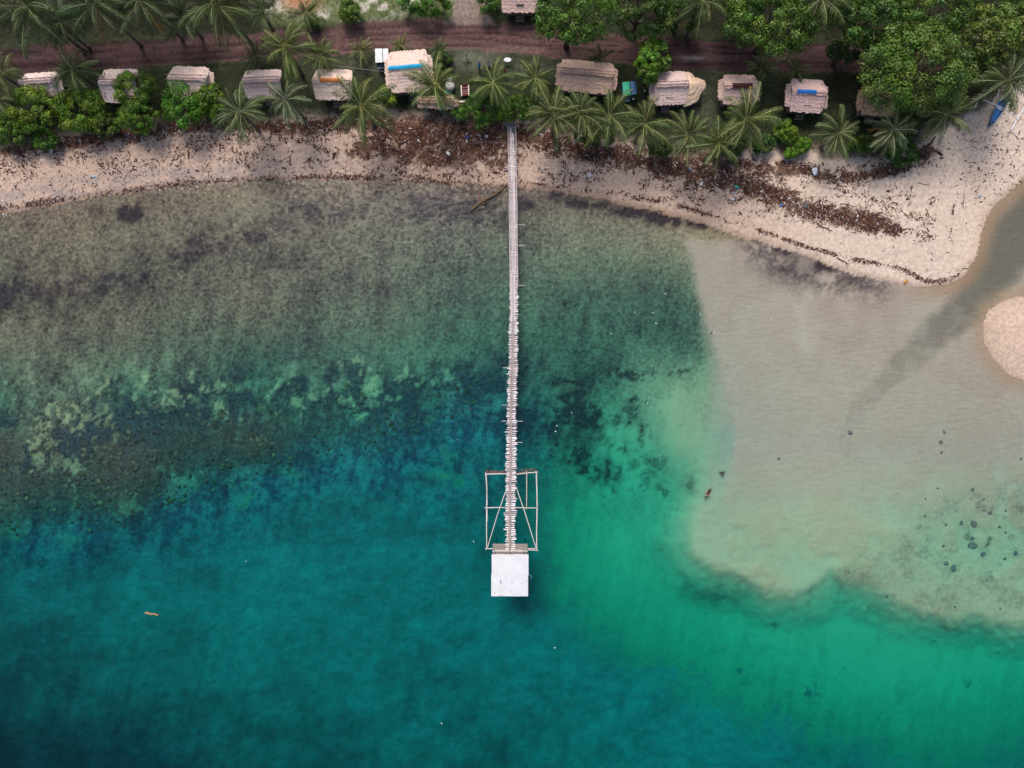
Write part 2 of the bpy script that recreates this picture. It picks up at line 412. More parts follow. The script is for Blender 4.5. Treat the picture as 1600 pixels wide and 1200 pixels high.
    bl = lerp(bl, (.30, .205, .145), wet * np.where(u > 1100, .45, .8))
    stain = sstep(.45, .65, fbm(u / 20, v / 14, 33, 4)) * (gauss(u, v, 720, 240, 110, 30) + .8 * gauss(u, v, 690, 205, 120, 18) + .5 * gauss(u, v, 1180, 275, 150, 25) * sstep(.5, .6, fbm(u / 12, v / 9, 34, 3)))
    bl = lerp(bl, (.14, .075, .045), np.clip(stain, 0, .9))
    bd_ = np.zeros_like(u)
    for ln, a_, wd in (([(-40, 240), (0, 236), (60, 228), (110, 222), (220, 206), (320, 196), (420, 200), (520, 196), (600, 192)], .9, 9), ([(600, 200), (700, 205), (796, 205)], 1.0, 18), ([(560, 235), (660, 240), (790, 236)], .6, 20),
                       ([(805, 205), (900, 234), (1000, 248), (1080, 268), (1150, 286), (1220, 310), (1300, 335), (1390, 353)], .85, 13), ([(1100, 248), (1200, 262), (1300, 276), (1380, 268), (1430, 250), (1455, 235)], .8, 9)):
        dl_, _ = seg_dist(u, v, ln); bd_ = np.maximum(bd_, a_ * np.exp(-(dl_ / wd) ** 2))
    lf = fbm(u / 9, v / 6, 36, 4)
    litterm = sstep(.62 - .34 * bd_, .74 - .34 * bd_, lf + .12 * bd_) * sstep(.03, .25, bd_)
    bl = lerp(bl, lerp((.045, .020, .015), (.15, .062, .034), n2 + .5), np.clip(litterm, 0, 1) * .85)
    # rim line of the spit
    sp = gauss(u, v, 1478, 330, 70, 130)
    rim, _ = seg_dist(u, v, [(1520, 262), (1530, 290), (1538, 330), (1540, 355), (1532, 385), (1517, 410)])
    bl = lerp(bl, (.64, .50, .39), sstep(14, 4, np.abs(rim - 6)) * .6)
    zb = .02 + np.minimum(sm * .135, .78 + .02 * sm) + (fbm(u / 25, v / 25, 35, 3) - .5) * .12 * sstep(0, 2, sm)
    zb = np.where(s2 > s1, .02 + np.minimum(sm * .11, .35), zb)
    zb = zb + .07 * sstep(9, 1, rim) 
    land = s > 0
    # ---- vegetated land, road
    vm = sstep(-3, 6, veg)
    n5 = fbm(u / 35, v / 25, 40, 4); n6 = fbm(u / 7, v / 7, 41, 3)
    gr = lerp((.020, .028, .013), (.046, .056, .028), n5 * .6 + n6 * .4)
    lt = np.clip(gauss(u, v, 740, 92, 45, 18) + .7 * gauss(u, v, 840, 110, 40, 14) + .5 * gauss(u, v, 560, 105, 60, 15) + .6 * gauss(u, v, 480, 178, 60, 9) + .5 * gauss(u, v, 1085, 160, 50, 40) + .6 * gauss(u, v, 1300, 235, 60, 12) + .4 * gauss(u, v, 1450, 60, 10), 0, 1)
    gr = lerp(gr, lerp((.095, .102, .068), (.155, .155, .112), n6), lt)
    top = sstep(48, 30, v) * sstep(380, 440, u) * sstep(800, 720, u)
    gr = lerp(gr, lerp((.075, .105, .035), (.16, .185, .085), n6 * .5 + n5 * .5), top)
    bare = sstep(.50, .60, fbm(u / 16, v / 12, 42, 4)) * np.clip(gauss(u, v, 590, 5, 40, 22) + gauss(u, v, 660, 0, 40, 12) + gauss(u, v, 500, 28, 20, 12) + gauss(u, v, 425, 10, 30, 14), 0, 1)
    gr = lerp(gr, (.55, .50, .44), bare)
    gr = lerp(gr, (.46, .22, .12), np.clip(gauss(u, v, 468, 2, 26, 14), 0, 1))
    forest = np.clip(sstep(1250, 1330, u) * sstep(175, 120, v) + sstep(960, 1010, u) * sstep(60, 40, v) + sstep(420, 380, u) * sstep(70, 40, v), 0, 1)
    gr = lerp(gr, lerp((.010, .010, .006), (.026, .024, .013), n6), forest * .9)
    # sandy lip of the bank
    lip = gauss(veg, 0 * veg, 5, 0, 8, 1)
    gr = lerp(gr, lerp((.17, .135, .10), (.28, .22, .17), n6), lip * .8)
    rd, rp = seg_dist(u, v, ROAD)
    rsg = v - np.interp(u, [p[0] for p in ROAD], [p[1] for p in ROAD])
    rw = np.interp(u, [0, 380, 660, 800, 1000, 1400], [20, 21, 24, 24, 23, 19])
    rn = (n6 - .5) * 7 + (fbm(u / 40, v / 12, 43, 3) - .5) * 10
    rm = sstep(2.5, -2.5, rd - rw + rn)
    streak = fbm(u / 90, v / 3.2, 44, 4)
    rc = lerp((.088, .050, .046), (.18, .104, .095), streak)
    road_shade = np.clip(sstep(480, 260, u) * .85 + sstep(980, 1060, u) * .55 + sstep(830, 880, u) * .3, 0, .9)  # tree shade painted into the road colour, strongest on the left stretch
    rc = lerp(rc, rc * np.array((.38, .36, .42)), road_shade)
    rut = np.zeros_like(u)
    for off, ww in ((-13, 2.6), (-4, 2.0), (6, 2.8), (14, 2.2)):
        o2 = off + (fbm(u / 120, v * 0 + off, 45, 2) - .5) * 9
        rut = np.maximum(rut, gauss(rsg, 0 * rsg, o2, 0, ww, 1) * sstep(.3, .55, fbm(u / 60, v * 0 + off * 3, 46, 2)))
    rc = lerp(rc, rc * .38, rut * .85)
    rc = lerp(rc, (.30, .26, .25), gauss(u, v, 1082, 91, 14, 3.5) * .8)  # puddle's sky reflection painted as a pale patch in the road colour
    rc = lerp(rc, (.17, .11, .095), np.clip(gauss(u, v, 800, 78, 60, 6), 0, 1) * .5)
    bd, bp = seg_dist(u, v, BRANCH)
    bw = np.interp(v, [-50, 0, 25, 45], [20, 22, 30, 46])
    bm = sstep(3, -3, bd - bw + rn) * sstep(42, 34, v)
    bc = lerp((.20, .15, .125), (.30, .235, .195), fbm(u / 3.0, v / 40, 47, 3))
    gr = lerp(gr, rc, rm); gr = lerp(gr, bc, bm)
    zl = 1.12 + (n5 - .5) * .22 + (n6 - .5) * .08 + np.minimum(np.maximum(veg, 0) * S * .01, .3)
    zl = zl - rm * .08 - rut * rm * .10 
    z = np.where(land, zb, z)
    A = np.where(land[..., None], bl, A)
    z = z + land * vm * (zl - z)
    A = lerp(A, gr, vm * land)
    cat = np.where(land, 1, 0)                       # 0 seabed, 1 beach, 2 ground, 3 road
    cat = np.where(land & (vm > .5), 2, cat)
    cat = np.where(land & (vm > .5) & (np.maximum(rm, bm) > .5), 3, cat)
    spk2 = np.where(cat == 0, np.clip(W2, .06, 1) * np.exp(-np.maximum(D, 0) * .22) * .9, np.where(cat == 1, .2, .4)) * np.where(cat == 0, 1 - .75 * chan, 1)
    return z, np.clip(A, .004, .8), cat, spk2

def axis(lo, hi, step, far):
    a = np.arange(lo, hi + 1e-6, step)
    g = []; d = step
    x = hi
    while x < far:
        d *= 1.35; x += d; g.append(x)
    g = np.array(g)
    return np.concatenate([(lo - (g - hi))[::-1], a, g])
GX = axis(-72, 72, .24, 700); GY = axis(-54, 58, .24, 700)
gx, gy = np.meshgrid(GX, GY)
def px_uv(x, y, z):
    k = H / (H - z)
    return 800 + x * k / S, 600 - y * k / S
u0, v0 = px_uv(gx, gy, 0 * gx)
z0 = terrain(u0, v0)[0]
for _ in range(1):
    z0 = np.clip(z0, -14, 2)
    u1, v1 = px_uv(gx, gy, z0)
    GZ, GA, GC, GS = terrain(u1, v1)
    z0 = GZ
GZ = np.clip(GZ, -16, 3)
ny, nx = gx.shape
def gz(x, y):
    i = min(max(np.searchsorted(GX, x) - 1, 0), nx - 2); j = min(max(np.searchsorted(GY, y) - 1, 0), ny - 2)
    fx = (x - GX[i]) / (GX[i + 1] - GX[i]); fy = (y - GY[j]) / (GY[j + 1] - GY[j])
    return float((GZ[j, i] * (1 - fx) + GZ[j, i + 1] * fx) * (1 - fy) + (GZ[j + 1, i] * (1 - fx) + GZ[j + 1, i + 1] * fx) * fy)
def gza(x, y):
    i = np.clip(np.searchsorted(GX, x) - 1, 0, nx - 2); j = np.clip(np.searchsorted(GY, y) - 1, 0, ny - 2)
    fx = (x - GX[i]) / (GX[i + 1] - GX[i]); fy = (y - GY[j]) / (GY[j + 1] - GY[j])
    return (GZ[j, i] * (1 - fx) + GZ[j, i + 1] * fx) * (1 - fy) + (GZ[j + 1, i] * (1 - fx) + GZ[j + 1, i + 1] * fx) * fy
def on(px, py):
    """point of the terrain seen at plan position px, py"""
    p = at(px, py, 0.6 if py < 300 else 0)
    for _ in range(3):
        p = at(px, py, gz(p.x, p.y))
    return p

def terrain_mat():
    m = bpy.data.materials.new('terrain'); t, N, L, p = nodes(m)
    p.inputs['Roughness'].default_value = .9; p.inputs['Specular IOR Level'].default_value = .15
    a = N.new('ShaderNodeAttribute'); a.attribute_name = 'Col'
    sp = N.new('ShaderNodeAttribute'); sp.attribute_name = 'speck'
    tc = N.new('ShaderNodeTexCoord')
    n1 = N.new('ShaderNodeTexNoise'); n1.inputs['Scale'].default_value = 2.6; n1.inputs['Detail'].default_value = 6; n1.inputs['Roughness'].default_value = .72
    L.new(tc.outputs['Object'], n1.inputs['Vector'])
    mr = N.new('ShaderNodeMapRange'); mr.inputs['From Min'].default_value = .32; mr.inputs['From Max'].default_value = .68; mr.inputs['To Min'].default_value = -1; mr.inputs['To Max'].default_value = 1.15
    L.new(n1.outputs['Fac'], mr.inputs['Value'])
    ma = N.new('ShaderNodeMath'); ma.operation = 'MULTIPLY'; L.new(mr.outputs['Result'], ma.inputs[0]); L.new(sp.outputs['Fac'], ma.inputs[1])
    mb = N.new('ShaderNodeMath'); mb.operation = 'MULTIPLY_ADD'; mb.inputs[1].default_value = 1.1; mb.inputs[2].default_value = 1.0; L.new(ma.outputs[0], mb.inputs[0])
    x = N.new('ShaderNodeMix'); x.data_type = 'RGBA'; x.blend_type = 'MULTIPLY'; x.inputs[0].default_value = 1
    L.new(a.outputs['Color'], x.inputs[6]); L.new(mb.outputs[0], x.inputs[7])
    L.new(x.outputs[2], p.inputs['Base Color'])
    b = N.new('ShaderNodeBump'); b.inputs['Strength'].default_value = .5; b.inputs['Distance'].default_value = .06
    L.new(n1.outputs['Fac'], b.inputs['Height']); L.new(b.outputs['Normal'], p.inputs['Normal'])
    return m
TM = terrain_mat()
idx = np.arange(nx * ny).reshape(ny, nx)
quads = np.stack([idx[:-1, :-1], idx[:-1, 1:], idx[1:, 1:], idx[1:, :-1]], -1).reshape(-1, 4)
fc = np.maximum(np.maximum(GC[:-1, :-1], GC[:-1, 1:]), np.maximum(GC[1:, 1:], GC[1:, :-1])).reshape(-1)
VV = np.stack([gx, gy, GZ], -1).reshape(-1, 3)
for k, nm in enumerate(('seabed', 'beach', 'ground', 'road')):
    q = quads[fc == k]
    used, inv = np.unique(q, return_inverse=True)
    me = np_mesh(nm, VV[used], inv.reshape(-1, 4), TM, GA.reshape(-1, 3)[used], True, {'speck': GS.reshape(-1)[used]})
    o = link(nm, me); tag(o, kind='structure')

# ------------------------------------------------------------------ water: a closed body with absorption only; scattered blue is painted into the deep bed
def water():
    m = bpy.data.materials.new('sea_water'); t, N, L, p = nodes(m)
    N.remove(p); out = N['Material Output']
    tr = N.new('ShaderNodeBsdfTransparent'); gl = N.new('ShaderNodeBsdfGlossy'); gl.inputs['Roughness'].default_value = .08
    fr = N.new('ShaderNodeFresnel'); fr.inputs['IOR'].default_value = 1.33
    tc = N.new('ShaderNodeTexCoord'); mp = N.new('ShaderNodeMapping'); mp.inputs['Scale'].default_value = (1, 2.2, 1); mp.inputs['Rotation'].default_value = (0, 0, .25)
    L.new(tc.outputs['Object'], mp.inputs['Vector'])
    n = N.new('ShaderNodeTexNoise'); n.inputs['Scale'].default_value = .9; n.inputs['Detail'].default_value = 5; n.inputs['Roughness'].default_value = .6
    L.new(mp.outputs['Vector'], n.inputs['Vector'])
    b = N.new('ShaderNodeBump'); b.inputs['Strength'].default_value = .6; b.inputs['Distance'].default_value = .14
    L.new(n.outputs['Fac'], b.inputs['Height'])
    L.new(b.outputs['Normal'], gl.inputs['Normal']); L.new(b.outputs['Normal'], fr.inputs['Normal'])
    mx = N.new('ShaderNodeMixShader'); L.new(fr.outputs[0], mx.inputs[0]); L.new(tr.outputs[0], mx.inputs[1]); L.new(gl.outputs[0], mx.inputs[2])
    L.new(mx.outputs[0], out.inputs['Surface'])
    ab = N.new('ShaderNodeVolumeAbsorption')
    # Cycles: absorption coefficient = density * (1 - colour), scatter = density * colour
    k = (.52, .026, .036); d = .7
    ab.inputs['Density'].default_value = d; ab.inputs['Color'].default_value = (1 - k[0] / d, 1 - k[1] / d, 1 - k[2] / d, 1)
    L.new(ab.outputs[0], out.inputs['Volume'])
    m.cycles.homogeneous_volume = True
    mb = MB(); mb.box((0, 0, -20), (1390, 1390, 40))
    o = mb.build('water', m); tag(o, kind='structure')
water()

# ------------------------------------------------------------------ foliage meshes
LEAF = M('palm_leaflet', (.082, .118, .030), .5, .25, 1.5, attr='Col', objcol=True, trans=.18, spec=.45)
RIB = M('palm_rib', (.40, .42, .20), .5, .2, 3, objcol=True)
BARK = M('palm_bark', (.16, .125, .10), .9, .35, 7, .5)
TBARK = M('tree_bark', (.10, .078, .06), .9, .35, 6, .5)
BLEAF = M('broad_leaf', (.088, .155, .026), .45, .2, 2, attr='Col', objcol=True, trans=.18, spec=.4)

def frond_mesh(seed, e0, droop, L=1.0, dead=False):
    """one frond of unit length along +x: a pale arched rib (material 1) and folded leaflets (material 0)"""
    rnd = random.Random(seed)
    n = 15; pts = []; p = Vector((0, 0, 0)); e = e0; side = 0.0; bend = rnd.uniform(-.25, .25)
    dirs = []
    for i in range(n + 1):
        t = i / n
        d = Vector((math.cos(e) * math.cos(side), math.cos(e) * math.sin(side), math.sin(e)))
        pts.append(p.copy()); dirs.append(d)
        p = p + d * (L / n)
        e -= droop * (0.35 + 1.3 * t) / n
        side += bend / n
    mb = MB()
    mb.tube(pts, [.0105 * (1 - .85 * i / n) + .0012 for i in range(n + 1)], 4)
    nrib = len(mb.f)
    NL = 27
    tw = rnd.uniform(-.35, .35)
    for k in range(NL):
        t = .13 + .87 * (k + rnd.random() * .5) / NL
        fi = min(t * n, n - .001); i = int(fi); q = pts[i].lerp(pts[i + 1], fi - i); d = dirs[i]
        side_v = d.cross(Vector((0, 0, 1)))
        side_v = side_v.normalized() if side_v.length > .05 else Vector((0, 1, 0))
        up = side_v.cross(d).normalized()
        a = tw * t; side_v, up = side_v * math.cos(a) + up * math.sin(a), up * math.cos(a) - side_v * math.sin(a)
        ll = .29 * min(1, (t / .28)) ** .6 * (1.04 - t) ** .62 * rnd.uniform(.75, 1.12) + .03
        wd = .0105
        for sgn in (-1, 1):
            if dead and rnd.random() < .4: continue
            fold = rnd.uniform(.25, .6)
            out = (side_v * sgn * math.cos(fold) - up * math.sin(fold)) * .80 + d * rnd.uniform(.55, 1.0)
            out.normalize()
            m1 = q + out * ll * .55
            m2 = q + out * ll - Vector((0, 0, 1)) * ll * rnd.uniform(.12, .4)
            wv = d * wd
            c = rnd.uniform(.5, 1.45)
            col = (c * rnd.uniform(.9, 1.1), c, c * .95)
            if dead: col = (c * 2.2, c * 1.1, c * .9)
            mb.add([q - wv * .6, q + wv * .6, m1 + wv, m1 - wv, m2], [(0, 1, 2, 3), (3, 2, 4)], col)
    me = mb.mesh('frond', LEAF); me.materials.append(RIB)
    mi = np.zeros(len(me.polygons), dtype=np.int32); mi[:nrib] = 1
    me.polygons.foreach_set('material_index', mi)
    return me
FR_UP = [frond_mesh(1 + i, R(74), 1.3) for i in range(3)]
FR_MID = [frond_mesh(11 + i, R(48), 1.55 + .2 * i) for i in range(4)]
FR_OUT = [frond_mesh(21 + i, R(24), .95 + .28 * i) for i in range(4)]
FR_LOW = [frond_mesh(31 + i, R(-12), .85) for i in range(3)]
FR_DEAD = frond_mesh(41, R(-35), .7, dead=True)

def trunk_mesh(seed, bend):
    rnd = random.Random(seed); mb = MB(); pts = []; rad = []
    for i in range(15):
        t = i / 14
        pts.append((bend * t * t, .3 * bend * math.sin(t * 3), t))
        rad.append((.20 - .075 * t + .07 * max(0, 1 - t * 8)) * (1.06 if i % 2 else .97))
    me_v = mb
    mb.tube(pts, rad, 8)
    return mb.mesh('trunk', BARK, True)
# trunks are unit high; radius is squashed back through the x/y scale
TR = [trunk_mesh(i, b) for i, b in enumerate((.0, .35, -.3))]
NUT = MB(); NUT.lathe([(.02, -.14), (.09, -.10), (.125, 0), (.09, .10), (.02, .14)], 8); NUTM = NUT.mesh('coconut', M('coconut_husk', (.16, .17, .05), .6, .3, 4, objcol=True), True)

GREEN = (1, 1, 1)
def palm(label, px, py, r, h, n=17, tint=GREEN, young=False, dead=0, seed=None, nuts=0, dark=1.0, gap=None):
    rnd = random.Random(seed if seed is not None else int(px * 7 + py))
    zc = 1.2 + h
    c = at(px, py, zc)
    L = r * S * (H - zc) / H / .90
    lean = rnd.choice((0, 1, 2))
    rz = rnd.uniform(0, 6.28)
    dx = (0, .35, -.3)[lean]
    bx, by = c.x - dx * math.cos(rz), c.y - dx * math.sin(rz)
    zg = gz(bx, by) - .1
    e = empty('coconut_palm', (bx, by, zg), rz)
    tag(e, label, 'palm tree', 'coconut palms along the shore')
    hh = zc - zg
    link('trunk', TR[lean], e, sc=(1, 1, hh))
    t2 = tuple(a * dark for a in tint)
    lz = math.sqrt
    cx = (dx, .3 * dx * math.sin(3), hh)
    ph = rnd.uniform(0, 6.28); tl = rnd.uniform(.05, .3); ta = rnd.uniform(0, 6.28)
    for k in range(n):
        if rnd.random() < .06: ph += 2.4; continue
        ph += 2.39996 + rnd.uniform(-.45, .45)
        t = k / (n - 1)
        if gap is not None and abs((ph + rz - gap + math.pi) % (2 * math.pi) - math.pi) < .36: continue
        if young: pool = FR_UP if t < .45 else FR_MID if t < .9 else FR_OUT
        else: pool = FR_UP if t < .16 else FR_MID if t < .48 else FR_OUT if t < .85 else FR_LOW
        me = rnd.choice(pool)
        sc = L * rnd.uniform(.70, 1.12) * (.72 if t < .16 else 1.0)
        cv = rnd.uniform(.8, 1.2)
        yel = rnd.uniform(.9, 1.15) * (1.12 if t < .2 else 1.0)
        link('frond', me, e, cx, (rnd.uniform(-.2, .2), rnd.uniform(-.16, .16) + tl * math.cos(ph - ta), ph), (sc, sc, sc), (t2[0] * cv * yel, t2[1] * cv, t2[2] * cv))
    for k in range(dead):
        ph += 1.9
        o = link('frond', FR_DEAD, e, (cx[0], cx[1], cx[2] - .1), (0, 0, ph), (L * .85,) * 3, (2.3, 1.15, .9))
        o['label'] = 'dry brown hanging frond'
    for k in range(nuts):
        a = rnd.uniform(0, 6.28)
        link('coconut', NUTM, e, (cx[0] + .24 * math.cos(a), cx[1] + .24 * math.sin(a), cx[2] - .18 - .1 * rnd.random()), (0, 0, 0), (1, 1, 1), (1.3, 1.1, .8))
    return e

YG = (1.15, 1.22, .95); PALE = (1.6, 1.5, 1.5); GREY = (1.25, 1.25, 1.9); DK = (.55, .6, .62)
palms = [
    ('coconut palm standing above the dirt road edge, between huts with plain ridge and the tricycle', 447, 76, 47, 6.5, 18, YG),
    ('small coconut palm just right of the tall palm near the road bend', 501, 88, 32, 3.2, 13, YG),
    ('pale silvery coconut palm between the plain hut and the orange-ridged hut', 447, 156, 42, 5.2, 18, GREY),
    ('coconut palm on the bank below the orange-ridged hut', 565, 166, 54, 5.8, 20, (1.1, 1.1, 1.0)),
    ('coconut palm leaning over the sand at the right end of the left shrubs', 376, 176, 50, 5.0, 17, (1.0, 1.05, 1.2)),
    ('coconut palm over the corner of the big blue-ridged hut', 680, 134, 53, 6.5, 18, (1.1, 1.15, 1.0)),
    ('yellow-green coconut palm in the yard where people stand', 771, 130, 40, 4.5, 14, YG),
    ('pale young palm left of the white-roofed tricycle', 563, 80, 24, 1.2, 11, PALE),
    ('young palm behind the big blue-ridged hut by the road', 626, 73, 21, 1.4, 9, YG),
    ('young dark palm right of the blue-ridged hut by the road', 686, 80, 21, 1.6, 10, (.85, .95, .95)),
    ('low yellow-green palm left of the long brown hut', 836, 122, 34, 2.6, 13, YG),
    ('first coconut palm right of the jetty head', 865, 180, 51, 5.6, 18, (1, 1, .95)),
    ('second coconut palm right of the jetty, below the long brown hut', 907, 178, 48, 5.8, 17, (.9, .95, .9)),
    ('third coconut palm right of the jetty, in the close row', 951, 182, 51, 5.5, 18, (1, 1, .9)),
    ('fourth coconut palm right of the jetty, left of the gap in the row', 1006, 194, 48, 5.2, 18, (1, 1, .9)),
    ('coconut palm over the wrack, leftmost of the close three below the dark-slotted hut', 1075, 212, 45, 5.0, 16, (1, 1, .95)),
    ('coconut palm reaching farthest over the sand among the close three', 1122, 224, 47, 5.2, 17, (1.05, 1.05, .95)),
    ('coconut palm touching the roof of the dark-slotted hut', 1165, 190, 53, 6.0, 18, (1.1, 1.08, .95)),
    ('lone coconut palm below the blue-tarped hut', 1310, 208, 40, 4.2, 17, (1.05, 1.1, 1.1)),
    ('whitish coconut palm below the hut hidden under the big tree', 1394, 203, 43, 4.6, 17, (1.35, 1.35, 1.9)),
    ('coconut palm at the top of the sand spit left of the boat', 1478, 180, 45, 4.6, 17, (1.2, 1.2, 1.2)),
    ('big dark coconut palm hanging over the blue outrigger boat', 1572, 128, 58, 7.0, 15, (.85, .9, .95)),
    ('small dark palm behind the long brown hut', 937, 92, 26, 1.5, 9, DK),
    ('small dark palm at the roadside right of the dark-slotted hut', 1190, 108, 28, 1.6, 10, DK),
    ('small palm behind the blue-tarped hut', 1243, 112, 24, 1.4, 9, (.9, .95, .95)),
    ('coconut palm between the two leftmost thatched huts', 115, 110, 40, 3.6, 13, (.9, 1.05, .95)),
    ('dull coconut palm cut by the left edge above the shrubs', 4, 118, 38, 4.0, 12, (1.0, .95, .8)),
    ('greyish palm at the left edge beside the first hut', -2, 158, 32, 3.2, 12, (1.0, .95, 1.1)),
    ('dark palm at the roadside left of the tall palm', 402, 88, 28, 2.2, 11, DK),
    ('tall dark palm at the top left corner', 45, 12, 66, 9.0, 20, (.66, .74, .70)),
    ('tall dark palm beyond the road, second from the left', 150, 6, 62, 8.5, 19, (.60, .70, .72)),
    ('tall dark palm with an orange dead frond beyond the road', 222, 2, 56, 8.0, 17, (.55, .66, .68)),
    ('low dark palm under the tall ones beyond the road', 285, 30, 38, 4.0, 13, (.42, .52, .55)),
    ('tall palm with long arched fronds beyond the road, right of the dark ones', 342, 10, 64, 8.5, 19, (.72, .78, .68)),
    ('dark green palm at the top edge left of the orange bare soil', 412, 18, 34, 3.5, 14, (.7, .8, .75)),
    ('dark palm beside the orange bare soil at the top edge', 478, 22, 28, 2.6, 12, (.8, .85, .75)),
    ('palm among dark trees at the top edge right of the road bend', 1098, 4, 46, 7.0, 13, (.85, .9, .8)),
    ('palm with drooping fronds among the trees near the top right', 1282, -6, 50, 8.0, 14, (1.0, 1.0, .9)),
    ('dark palm at the top left between two tall palms', 95, 34, 44, 5.0, 14, (.45, .55, .56)),
    ('palm rising above the dark palm by the boat at the right edge', 1590, 78, 42, 6.0, 14, (.75, .82, .8)),
]
for i, a in enumerate(palms):
    tint = a[6]
    palm(a[0], a[1], a[2], a[3], a[4], a[5] + 11, tint, young=a[4] < 1.9, dead=1 if 'orange dead' in a[0] or 'whitish' in a[0] or (a[4] > 4 and i % 3 == 0) else 0, nuts=5 if a[4] > 4 else 0, gap=-.05 if 'corner of the big' in a[0] else .8 if 'where people' in a[0] else None)

def crown_np(seed, rx, ry, rz, nclump, leaves, leaf=.27, low=-.35, flat=.6):
    """leaf-sized faces on clumps spread through an uneven crown"""
    rs = np.random.RandomState(seed)
    V = []; C = []
    lobes = rs.uniform(.72, 1.12, 9)
    for k in range(nclump):
        a = rs.uniform(0, 2 * np.pi); zc = rs.uniform(low, 1); rr = np.sqrt(max(0, 1 - zc * zc)) if zc > 0 else 1
        lob = np.interp(a / (2 * np.pi) * 8, range(9), np.append(lobes[:8], lobes[0]))
        f = rs.uniform(.45, 1.0) ** .5 * lob
        c = np.array((np.cos(a) * rr * f * rx, np.sin(a) * rr * f * ry, zc * f * rz))
        cr = rs.uniform(.10, .20) * min(rx, ry) + .22
        n = int(leaves * rs.uniform(.6, 1.3))
        d = rs.normal(size=(n, 3)); d /= np.linalg.norm(d, axis=1)[:, None]
        d[:, 2] = np.abs(d[:, 2]) * 1.0 - .25
        P = c + d * cr * rs.uniform(.45, 1.08, (n, 1)) * np.array((1, 1, .75))
        nor = d * 1.3 + np.array((0, 0, .5)) + rs.normal(0, .38, (n, 3)); nor /= np.linalg.norm(nor, axis=1)[:, None]
        tx = np.cross(nor, rs.normal(size=(n, 3))); tx /= np.linalg.norm(tx, axis=1)[:, None]
        ty = np.cross(nor, tx)
        l = leaf * rs.uniform(.6, 1.2, (n, 1))
        fold = nor * l * .12
        V.append(np.stack([P - tx * l * .5, P - ty * l * .27 + fold, P + tx * l * .5, P + ty * l * .27 + fold], 1).reshape(-1, 3))
        cl = rs.uniform(.55, 1.45); yel = rs.uniform(.85, 1.3)
        lc = cl * rs.uniform(.75, 1.25, n)
        cc = np.stack([lc * yel, lc, lc * rs.uniform(.7, 1.2)], 1)
        C.append(np.repeat(cc, 4, 0))
    V = np.concatenate(V); C = np.concatenate(C)
    F = np.arange(len(V)).reshape(-1, 4)
    return np_mesh('crown', V, F, BLEAF, C)

def limbs_mesh(seed, rx, ry, h, zc):
    rnd = random.Random(seed); mb = MB()
    r0 = .05 * h ** .8 + .06
    mb.tube([(0, 0, -.3), (.05, .02, h * .25), (-.05, .05, h * .55), (0, 0, h * .9)], [r0 * 1.3, r0, r0 * .8, r0 * .4], 8)
    for k in range(9):
        a = k * 2.4 + rnd.uniform(-.3, .3); z0 = h * rnd.uniform(.35, .7); q = rnd.uniform(.55, .85)
        p1 = Vector((math.cos(a) * rx * q * .5, math.sin(a) * ry * q * .5, z0 + (zc - z0) * .55 + .2))
        p2 = Vector((math.cos(a + .2) * rx * q, math.sin(a + .2) * ry * q, zc + rnd.uniform(-.1, .5)))
        mb.tube([(0, 0, z0), p1, p2], [r0 * .5, r0 * .32, r0 * .1], 6)
    return mb.mesh('trunk', TBARK, True)

CROWNS = {}
def tree(label, px, py, rpx, h, rz=None, ry=None, tint=GREEN, var=0, name='broadleaf_tree', cat='tree', group=None, leaf=.27, dens=1.0):
    """rpx: crown half-width in plan units; h: height of the crown centre above ground"""
    zc = 1.15 + h
    c = at(px, py, zc)
    k = S * (H - zc) / H
    rx = rpx * k; ryy = (ry or rpx) * k; rzz = rz or rx * .6
    key = (var, round(rx, 1), round(ryy, 1))
    if key not in CROWNS:
        area = rx * ryy
        n = int((24 + 4.6 * area) * dens)
        CROWNS[key] = (crown_np(900 + var * 17 + int(rx * 10), rx, ryy, rzz, n, 105 if rx > 2 else 80, leaf), limbs_mesh(var * 13 + 5, rx, ryy, h, h))
    cm, tm = CROWNS[key]
    zg = gz(c.x, c.y)
    e = empty(name, (c.x, c.y, zg - .05), 0)
    tag(e, label, cat, group)
    link('trunk', tm, e)
    link('crown', cm, e, (0, 0, zc - zg), (0, 0, 0), (1, 1, 1), tint)
    return e
BR = (1.55, 1.5, .75); BG = (1.0, 1.35, .8); OL = (1.15, 1.22, 1.1); DG = (.55, .62, .6); DD = (.4, .45, .45)
